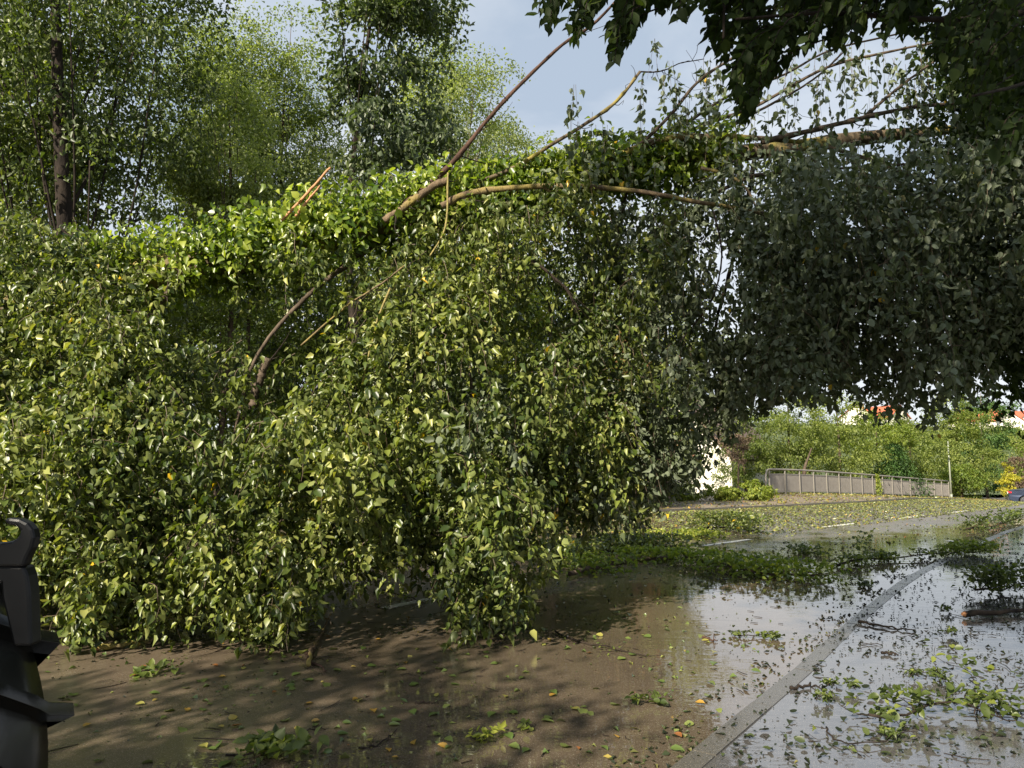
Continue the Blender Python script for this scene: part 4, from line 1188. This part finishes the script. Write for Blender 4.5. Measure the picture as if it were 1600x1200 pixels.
# hook bracket: an outlined plate, 3 cm thick, at 2.0 m
def plate(pxs, d, th, name, bev=.008):
    fr = np.array([P(a, b, d) for a, b in pxs]); n = len(fr)
    bk = fr + np.array([.0, th, 0]); m = MB()
    m.add(np.vstack([fr, bk]), [tuple(range(n))[::-1], tuple(range(n, 2 * n))] + [(i, (i + 1) % n, (i + 1) % n + n, i + n) for i in range(n)])
    o = m.build(name, M['steel_black'], trc); b = o.modifiers.new('b', 'BEVEL'); b.width = bev; b.segments = 2; b.limit_method = 'ANGLE'
    return o
plate([(4, 812), (14, 809), (30, 811), (42, 817), (50, 827), (53, 840), (49, 856), (41, 872), (36, 886), (-60, 886), (-60, 848), (0, 848), (18, 846), (29, 838), (31, 829), (24, 822), (10, 820)], 2.0, .035, 'hook', .012)
plate([(-60, 884), (36, 884), (42, 900), (46, 930), (48, 1010), (20, 1010), (8, 960), (2, 935), (0, 912), (-60, 912)], 2.01, .05, 'bracket_arm')
m = MB(); m.tube([P(-80, 866, 2.02), P(-8, 866, 2.02)], .012, 8); m.build('pin', M['steel_black'], trc, True)
m = MB(); m.box((-2.9, 2.5, 1.05), (.9, .7, .5)); o = m.build('chassis', M['steel_black'], trc); b = o.modifiers.new('b', 'BEVEL'); b.width = .04; b.segments = 3
m = MB(); m.tube([WC + AX * .1, WC + AX * .1 + np.array([-.5, .25, .25])], [.09, .11], 10); m.build('axle', M['steel_black'], trc, True)

# ------------------------------------------------------------------ debris on the ground
def surf(x, y):
    """height of whichever surface is at x, y: road or raised pavement"""
    p = np.stack([np.atleast_1d(x), np.atleast_1d(y)], 1)
    d = np.linalg.norm(p[:, None, :] - KR[None, :, :], axis=2); i = d.argmin(1)
    side = ((p - KR[i]) * nR[i]).sum(1)
    return terrain(p[:, 0], p[:, 1]) + np.where(side > .02, KERB_H, 0.0)

def branch(lab, px, r0, nleaf, spread, size, mat, cat='fallen branch', lift=.03, hmax=.2, name='fallen_branch', nparts=0, group=None, bmat='bark_dark', twigs=8, rb=.5, raw=False, tmpl=T_FULL, twl=.35):
    g = [G(a, b) for a, b in px]
    pts = spline([(p[0], p[1], float(surf(p[0], p[1])[0]) + lift) for p in g], 14)
    pts[:, 2] += np.abs(np.sin(np.linspace(0, 5, 14) + rs.uniform(0, 3))) * min(.05, hmax * .3) * (1 if nleaf else .25)
    pts[1:-1] += rs.normal(0, .006, (12, 3))
    root = empty(name, pts[0]); tag(root, lab, cat, group)
    m = MB(); m.tube(pts, np.linspace(r0, r0 * .35, 14), 8, .14); m.build('stem', M[bmat], root, True)
    if raw:
        m = MB(); dd = nrm(pts[0] - pts[1]); m.tube([pts[0] - dd * .01, pts[0] + dd * .03], [r0 * .92, r0 * .5], 7, .3); m.build('broken_end', M['wood_raw'], root)
    paths = []
    tw = MB()
    for k in range(twigs):
        i = rs.randint(1, 13); a = rs.uniform(0, 6.28); ln = rs.uniform(.4, 1) * twl
        e = pts[i] + np.array([math.cos(a) * ln, math.sin(a) * ln * .8, 0]); e[2] = float(surf(e[0], e[1])[0]) + rs.uniform(.015, max(.02, hmax))
        md = (pts[i] + e) / 2 + rs.normal(0, .03, 3); md[2] = max(md[2], .012 + float(surf(md[0], md[1])[0]))
        q_ = spline([pts[i], md, e], 6); paths.append(q_); tw = MB(); tw.tube(q_, np.linspace(r0 * .35, .002, 6), 4); tw.build('twig', M[bmat], root)
    if nleaf:
        lv = Leaves(); paths.append(pts)
        W_ = rs.randint(0, len(paths), nleaf); t = rs.uniform(.1, 1, nleaf)
        p = np.array([[np.interp(tt_, np.linspace(0, 1, len(paths[w_])), paths[w_][:, k]) for k in range(3)] for w_, tt_ in zip(W_, t)])
        p += rs.normal(0, 1, (nleaf, 3)) * np.array([spread, spread, spread * .35])
        gz = surf(p[:, 0], p[:, 1]); p[:, 2] = np.clip(p[:, 2] + np.abs(rs.normal(0, hmax * .4, nleaf)), gz + .008, gz + hmax)
        d = rs.normal(0, .7, (nleaf, 3)) * np.array([1, 1, .45]); nn = np.array([0, -.15, 1]) + rs.normal(0, .42, (nleaf, 3))
        lv.add(p, d, nn, size * rs.uniform(.55, 1.2, nleaf), rb + rs.normal(0, .25, nleaf)); lv.pack()
        if nparts:
            mk = near_idx(lv, nparts); leaf_objects(lv.take(mk), [leaf_mesh('leaf', M[mat], .1 + .8 * j / 3, 40 + j) for j in range(4)], root)
            lv = lv.take(~mk)
        if len(lv.P):
            x = lv.build('foliage', M[mat], root, tmpl); x['kind'] = 'stuff'
    return root
branch('big heap of torn green branches on the road under the end of the fallen crown', [(890, 905), (980, 880), (1080, 880), (1170, 898), (1262, 905)], .035, 2300, .20, .085, 'leaf_lime', hmax=.20, twigs=46, twl=1.0, rb=.3, bmat='bark')
branch('leafy branch heap in the dark gap right under the hanging foliage', [(840, 880), (920, 868), (1000, 862), (1080, 860)], .03, 2600, .26, .085, 'leaf_fallen', hmax=.28, twigs=26, twl=1.0, rb=.5)
branch('mound of dark green branches beside the second lane dash', [(1060, 838), (1110, 830), (1150, 828), (1195, 840)], .025, 1500, .22, .085, 'leaf_fallen', hmax=.42, twigs=18, twl=.6, rb=.5)
branch('low leafy branch spread behind the mound on the left', [(950, 860), (1010, 845), (1070, 838), (1120, 850)], .02, 900, .22, .085, 'leaf_lime', hmax=.14, twigs=18, twl=.8, rb=.6)
branch('leafy branch lying across the gutter where the kerb bends', [(1310, 888), (1350, 880), (1410, 876), (1475, 872)], .02, 420, .08, .07, 'leaf_dark', hmax=.14, twigs=12, twl=.3, rb=.6)
branch('bright green tuft of leaves on the pavement behind the kerb bend', [(1480, 874), (1510, 872), (1535, 872), (1558, 874)], .012, 460, .10, .08, 'leaf_mid', hmax=.2, twigs=8, twl=.3, rb=.6)
branch('twig with sparse leaves sticking up from the gutter puddle', [(1330, 885), (1345, 872), (1360, 860), (1358, 845)], .006, 60, .05, .08, 'leaf_dark', hmax=.35, twigs=5, rb=.5, nparts=20)
branch('sprig of dark leaves in the mirror-like puddle', [(1335, 905), (1350, 915), (1358, 925), (1362, 932)], .005, 40, .05, .07, 'leaf_dark', hmax=.06, twigs=4, rb=.4, nparts=20, twl=.15)
branch('dark leafy branch in the gutter near the right edge', [(1510, 832), (1545, 826), (1580, 818), (1610, 812)], .02, 520, .18, .09, 'leaf_dark', hmax=.35, twigs=16, twl=.7, rb=.35)
branch('dark bushy torn branch at the right edge above the log', [(1525, 940), (1560, 935), (1600, 930), (1660, 930)], .014, 1000, .09, .06, 'leaf_dark', hmax=.30, twigs=26, twl=.32, rb=.45)
branch('grey broken log with orange torn end at the right edge', [(1508, 975), (1540, 972), (1600, 968), (1680, 964)], .034, 0, 0, 0, 'leaf_dark', cat='log', name='broken_log', lift=.036, twigs=3, bmat='bark_dark', raw=True, hmax=.03)
branch('leafy green branch lying on the wet pavement at the lower right', [(1360, 1150), (1420, 1140), (1480, 1130), (1540, 1140), (1590, 1160)], .009, 190, .045, .062, 'leaf_dark', hmax=.15, twigs=14, twl=.28, rb=.5, nparts=110)
branch('upright sprig of round leaves above the leafy branch at the lower right', [(1525, 1150), (1527, 1110), (1515, 1080), (1480, 1055)], .005, 42, .03, .066, 'leaf_dark', hmax=.22, twigs=5, twl=.16, rb=.6, nparts=42)
branch('thin curved bare twig on the pavement at the bottom edge', [(1292, 1155), (1300, 1172), (1330, 1182), (1380, 1180), (1420, 1160)], .006, 6, .03, .05, 'leaf_dark', twigs=5, twl=.15, hmax=.03, lift=.012, nparts=6)
branch('forked dark stick on the pavement beside the kerb', [(1342, 983), (1370, 988), (1400, 993), (1432, 997)], .014, 0, 0, 0, 'leaf_dark', cat='stick', twigs=4, twl=.35, hmax=.03, lift=.016, name='fallen_stick')
branch('short dark stick lying on the pavement left of the leafy branch', [(1235, 1090), (1255, 1088), (1272, 1085), (1284, 1094)], .012, 0, 0, 0, 'leaf_dark', cat='stick', twigs=2, twl=.08, hmax=.02, lift=.013, name='fallen_stick')
branch('short dark stick in the middle of the pavement', [(1378, 1033), (1388, 1034), (1398, 1036), (1404, 1036)], .013, 0, 0, 0, 'leaf_dark', cat='stick', twigs=1, twl=.05, hmax=.02, lift=.013, name='fallen_stick')
branch('small reddish piece of bark floating in the sky reflection', [(1098, 998), (1106, 1000), (1114, 1003), (1121, 1004)], .012, 0, 0, 0, 'leaf_dark', cat='stick', twigs=2, twl=.12, hmax=.02, lift=.013, name='fallen_stick', bmat='bark_red')
branch('leafy twig in the sky reflection on the road', [(1145, 993), (1160, 998), (1185, 997), (1212, 998)], .006, 90, .035, .05, 'leaf_dark', hmax=.05, twigs=7, twl=.18, nparts=20, lift=.01)
branch('crooked upright stick leaning out of the road under the hanging leaves', [(482, 1045), (488, 1020), (500, 998), (517, 966)], .020, 0, 0, 0, 'leaf_mid', cat='stick', twigs=2, twl=.15, hmax=.05, lift=.03, name='fallen_stick', bmat='bark_tan')
branch('curved bare stick running down from the crooked one', [(478, 1025), (490, 1040), (503, 1047), (510, 1052)], .013, 0, 0, 0, 'leaf_mid', cat='stick', twigs=1, twl=.1, hmax=.03, lift=.015, name='fallen_stick', bmat='bark_red')
branch('small sprig of yellow-green leaves beside the crooked stick', [(470, 990), (478, 985), (490, 978), (496, 972)], .005, 60, .05, .055, 'leaf_lime', hmax=.16, twigs=4, twl=.14, rb=.8, nparts=20)
branch('thick broken stick with orange ends at the foot of the left foliage', [(152, 1019), (185, 1015), (225, 1009), (258, 1000)], .028, 0, 0, 0, 'leaf_mid', cat='stick', twigs=2, twl=.12, hmax=.03, lift=.03, name='fallen_stick', bmat='bark_moss', raw=True)
branch('brown twig crossing the first lane dash', [(598, 926), (620, 932), (640, 938), (662, 945)], .012, 26, .05, .05, 'leaf_lime', twigs=5, twl=.3, hmax=.06, lift=.014, bmat='bark', nparts=10)
branch('long thin twig on the sunlit road at the bottom centre', [(560, 1172), (590, 1166), (612, 1150), (620, 1140)], .006, 0, 0, 0, 'leaf_mid', cat='stick', twigs=3, twl=.15, hmax=.02, lift=.008, name='fallen_stick')
branch('thin bare twig in the shaded road left of centre', [(465, 1150), (480, 1143), (500, 1142), (514, 1140)], .005, 0, 0, 0, 'leaf_mid', cat='stick', twigs=3, twl=.12, hmax=.02, lift=.008, name='fallen_stick')
branch('long bare twig lying across the road below the hanging point', [(868, 990), (905, 1005), (950, 1015), (1010, 1028)], .009, 16, .05, .04, 'leaf_mid', twigs=7, twl=.3, hmax=.03, lift=.01, nparts=5)
branch('short black stick on the shaded road in the centre', [(650, 1100), (660, 1101), (672, 1100), (686, 1103)], .008, 0, 0, 0, 'leaf_mid', cat='stick', twigs=1, twl=.08, hmax=.02, lift=.009, name='fallen_stick')
branch('leafy sprig lying on the road at the bottom left edge', [(352, 1196), (400, 1190), (440, 1182), (488, 1178)], .007, 130, .04, .075, 'leaf_dark', hmax=.08, twigs=8, twl=.25, rb=.6, nparts=60)
branch('clump of green leaves on the shaded road right of the tyre', [(222, 1058), (240, 1052), (258, 1050), (272, 1056)], .005, 36, .045, .075, 'leaf_mid', hmax=.04, twigs=3, twl=.12, rb=.4, nparts=20)
branch('yellow and green leaf cluster on the sunlit road at the bottom centre', [(746, 1165), (755, 1162), (764, 1156), (772, 1150)], .004, 34, .025, .05, 'leaf_lime', hmax=.05, twigs=3, twl=.08, rb=.9, nparts=34)
branch('pair of green leaves with a twig on the road at the bottom centre right', [(800, 1134), (812, 1138), (824, 1142), (836, 1145)], .004, 14, .03, .055, 'leaf_mid', hmax=.03, twigs=2, twl=.08, rb=.8, nparts=14)
branch('dark leaf clump left of the sky reflection', [(985, 1106), (998, 1102), (1012, 1100), (1022, 1104)], .005, 40, .03, .055, 'leaf_dark', hmax=.05, twigs=3, twl=.1, rb=.5, nparts=20)
branch('small leafy twig on the road beyond the debris heap', [(1240, 862), (1255, 866), (1268, 868), (1280, 865)], .008, 150, .12, .08, 'leaf_dark', hmax=.12, twigs=6, twl=.35, rb=.4)
for i, (x, y, lab) in enumerate(((1428, 1076, 'left of the pair'), (1460, 1075, 'middle one'), (1472, 1085, 'right of the pair'), (1333, 1094, 'nearest the kerb'), (1300, 1090, 'beside the short stick'),
                                 (1380, 1140, 'left of the leafy branch'), (1484, 1003, 'farthest up the pavement'), (1475, 968, 'before the log'), (1392, 1178, 'at the bottom edge'), (1283, 1113, 'on the kerb side'))):
    branch('small spiky green seed tuft on the wet pavement, ' + lab, [(x - 6, y + 3), (x, y), (x + 3, y - 2), (x + 6, y - 3)], .004, 44, .02, .035, 'leaf_dark', cat='leaf tuft', name='leaf_tuft', hmax=.06, twigs=4, twl=.05, rb=.4,
           group='small green tufts on the pavement')

# loose leaf litter
def on_road(n, smin, smax, omin, omax, power=1.0):
    s = rs.uniform(smin, smax, n); o_ = omin + (omax - omin) * rs.uniform(0, 1, n) ** power
    q_ = np.stack([np.interp(s, s_, q[:, 0]), np.interp(s, s_, q[:, 1])], 1)
    g = np.gradient(q, axis=0); tx = np.interp(s, s_, g[:, 0]); ty_ = np.interp(s, s_, g[:, 1]); l = np.hypot(tx, ty_)
    nn = np.stack([-ty_ / l, tx / l], 1)
    return q_ + nn * o_[:, None]
def litter(name, XYp, size, mat, lab, rb=.5, rvar=.3, clump=True, h=.006, flatn=.25, lo=.35):
    if clump:   # uneven: drop where slow noise is low
        v = np.sin(XYp[:, 0] * 1.3 + 1.1 * np.sin(XYp[:, 1] * .9)) * np.sin(XYp[:, 1] * 1.1 + .8 * np.sin(XYp[:, 0] * 1.7))
        XYp = XYp[rs.rand(len(XYp)) < lo + .65 * (v * .5 + .5)]
    v = np.sin(XYp[:, 0] * 3.7 + 2 * np.sin(XYp[:, 1] * 2.3)) * np.sin(XYp[:, 1] * 3.1 + 1.7 * np.sin(XYp[:, 0] * 2.9))
    if clump: XYp = XYp[rs.rand(len(XYp)) < np.clip(.55 + .55 * v, .12, 1)]
    n = len(XYp); z = surf(XYp[:, 0], XYp[:, 1]) + h
    p = np.stack([XYp[:, 0], XYp[:, 1], z], 1)
    lv = Leaves(); a = rs.uniform(0, 6.28, n)
    d = np.stack([np.cos(a), np.sin(a), rs.normal(0, .06, n)], 1)
    nn = np.array([0, 0, 1.0]) + rs.normal(0, flatn, (n, 3))
    lv.add(p, d, nn, size * rs.uniform(.4, 1.25, n), rb + rs.normal(0, rvar, n))
    o = lv.build(name, mat, None, T_LOW); tag(o, lab, 'leaf litter', kind='stuff')
SK = s0
def batched(n, *a):
    return np.vstack([on_road(n // 4, *a) for _ in range(4)])
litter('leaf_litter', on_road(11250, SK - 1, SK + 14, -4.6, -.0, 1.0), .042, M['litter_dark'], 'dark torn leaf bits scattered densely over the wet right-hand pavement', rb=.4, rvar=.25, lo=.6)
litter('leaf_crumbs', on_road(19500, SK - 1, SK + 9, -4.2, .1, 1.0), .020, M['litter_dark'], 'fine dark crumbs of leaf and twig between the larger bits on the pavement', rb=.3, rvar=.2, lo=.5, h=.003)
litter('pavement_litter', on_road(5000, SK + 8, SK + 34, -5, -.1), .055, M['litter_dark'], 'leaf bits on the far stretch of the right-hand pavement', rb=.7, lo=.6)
litter('road_litter', on_road(6300, SK - 3, SK + 12, .05, 11, .9), .058, M['litter_road'], 'loose leaves scattered thinly on the near wet road', rb=.35, rvar=.22)
litter('road_litter', on_road(6750, SK - 3, SK + 10, .05, 9, 1.0), .022, M['litter_dark'], 'tiny dark specks of torn leaf on the near wet road', rb=.6, rvar=.25, h=.003)
litter('road_litter', on_road(13500, SK + 8, SK + 30, .3, 14, .8), .075, M['litter_road'], 'leaves strewn over the middle stretch of the road', rb=.42, rvar=.22)
# thick yellow-green carpet towards the far kerb
t = rs.uniform(.34, .74, 40000); u_ = rs.uniform(-.0, 1, 40000) ** 1.9
fi = np.stack([np.interp(t, np.linspace(0, 1, 260), FR[:, 0]), np.interp(t, np.linspace(0, 1, 260), FR[:, 1])], 1)
ki = np.stack([np.interp(t, np.linspace(0, 1, 260), KR[:, 0]), np.interp(t, np.linspace(0, 1, 260), KR[:, 1])], 1)
litter('leaf_carpet', fi * (1 - u_[:, None] * .62) + ki * u_[:, None] * .62, .08, M['litter_road'], 'yellow-green carpet of stripped leaves covering the road towards the far kerb', rb=.58, rvar=.15, flatn=.5, clump=False, h=.012)
t = rs.uniform(.34, .74, 9000)
fi = np.stack([np.interp(t, np.linspace(0, 1, 260), FR[:, 0]), np.interp(t, np.linspace(0, 1, 260), FR[:, 1])], 1) ; fn = np.stack([np.interp(t, np.linspace(0, 1, 260), nF[:, 0]), np.interp(t, np.linspace(0, 1, 260), nF[:, 1])], 1)
litter('footpath_litter', fi + fn * rs.uniform(0, 8, 9000)[:, None], .11, M['litter_road'], 'yellow and brown leaves on the far footpath in front of the railing', rb=.72, rvar=.18, flatn=.5, clump=False, h=.09)
# grass tufts along the far verge
# the 300 loose leaves one can pick out
meshes_g = [leaf_mesh('fallen_leaf', M['litter_road'], r_, 60 + i, curl=1.2) for i, r_ in enumerate((.15, .3, .42, .5))]
meshes_y = [leaf_mesh('fallen_leaf', M['litter_road'], r_, 70 + i, curl=1.2) for i, r_ in enumerate((.75, .85, .93, 1.0))]
meshes_d = [leaf_mesh('fallen_leaf', M['litter_dark'], r_, 80 + i, curl=1.2) for i, r_ in enumerate((.2, .5, .8, .9))]
def loose(n, xr, yr, meshes, size, lab, grp):
    lv = Leaves(); k = 0
    while k < n:
        x, y = rs.uniform(*xr), yr[0] + (yr[1] - yr[0]) * rs.rand() ** .8
        g = G(x, y); kx = np.interp(y, [824, 866, 905, 975, 1065, 1127, 1200], [1600, 1500, 1420, 1330, 1230, 1155, 1075])
        if ('pavement' in lab) != (x > kx + 8): continue
        z = float(surf(g[0], g[1])[0]) + .010; a = rs.uniform(0, 6.28)
        lv.add(np.array([[g[0], g[1], z]]), np.array([math.cos(a), math.sin(a), .03]), np.array([0, 0, 1]) + rs.normal(0, .22, 3), size * rs.uniform(.7, 1.25), rs.rand())
        k += 1
    lv.pack()
    for o in leaf_objects(lv, meshes, None, 'fallen_leaf'): tag(o, lab, 'leaf', grp)
loose(130, (90, 1250), (890, 1196), meshes_g, .075, 'single pale green leaf lying loose on the wet road', 'loose green leaves on the wet road')
loose(60, (120, 1150), (900, 1196), meshes_y, .060, 'single yellow or orange leaf lying loose on the wet road', 'loose yellow leaves on the wet road')
loose(100, (1100, 1600), (900, 1196), meshes_d, .058, 'single dark leaf lying flat on the wet right-hand pavement', 'loose dark leaves on the pavement')

# broken twig bits washed over road and pavement
tl = MB()
for o_r, n_ in (((-4.4, -.1), 420), ((.1, 7), 330)):
    for c in on_road(n_, SK - 1, SK + 14, *o_r):
        a = rs.uniform(0, 6.28); ln = min(.22, rs.exponential(.035) + .015); dd = np.array([math.cos(a), math.sin(a)])
        pp_ = [c - dd * ln, c + rs.normal(0, .014, 2), c + dd * ln]
        zz = surf(np.array([p_[0] for p_ in pp_]), np.array([p_[1] for p_ in pp_])) + .007
        tl.tube([(p_[0], p_[1], float(z_)) for p_, z_ in zip(pp_, zz)], [.003, .0038, .002], 3)
x = tl.build('twig_litter', M['bark_dark']); tag(x, 'short broken twig bits washed over the wet road and pavement', 'twig litter', kind='stuff')

litter('gutter_drift', on_road(4200, SK - 1, SK + 22, .0, .35), .045, M['litter_dark'], 'line of leaf bits washed up along the kerb', rb=.65, rvar=.3, lo=.3)
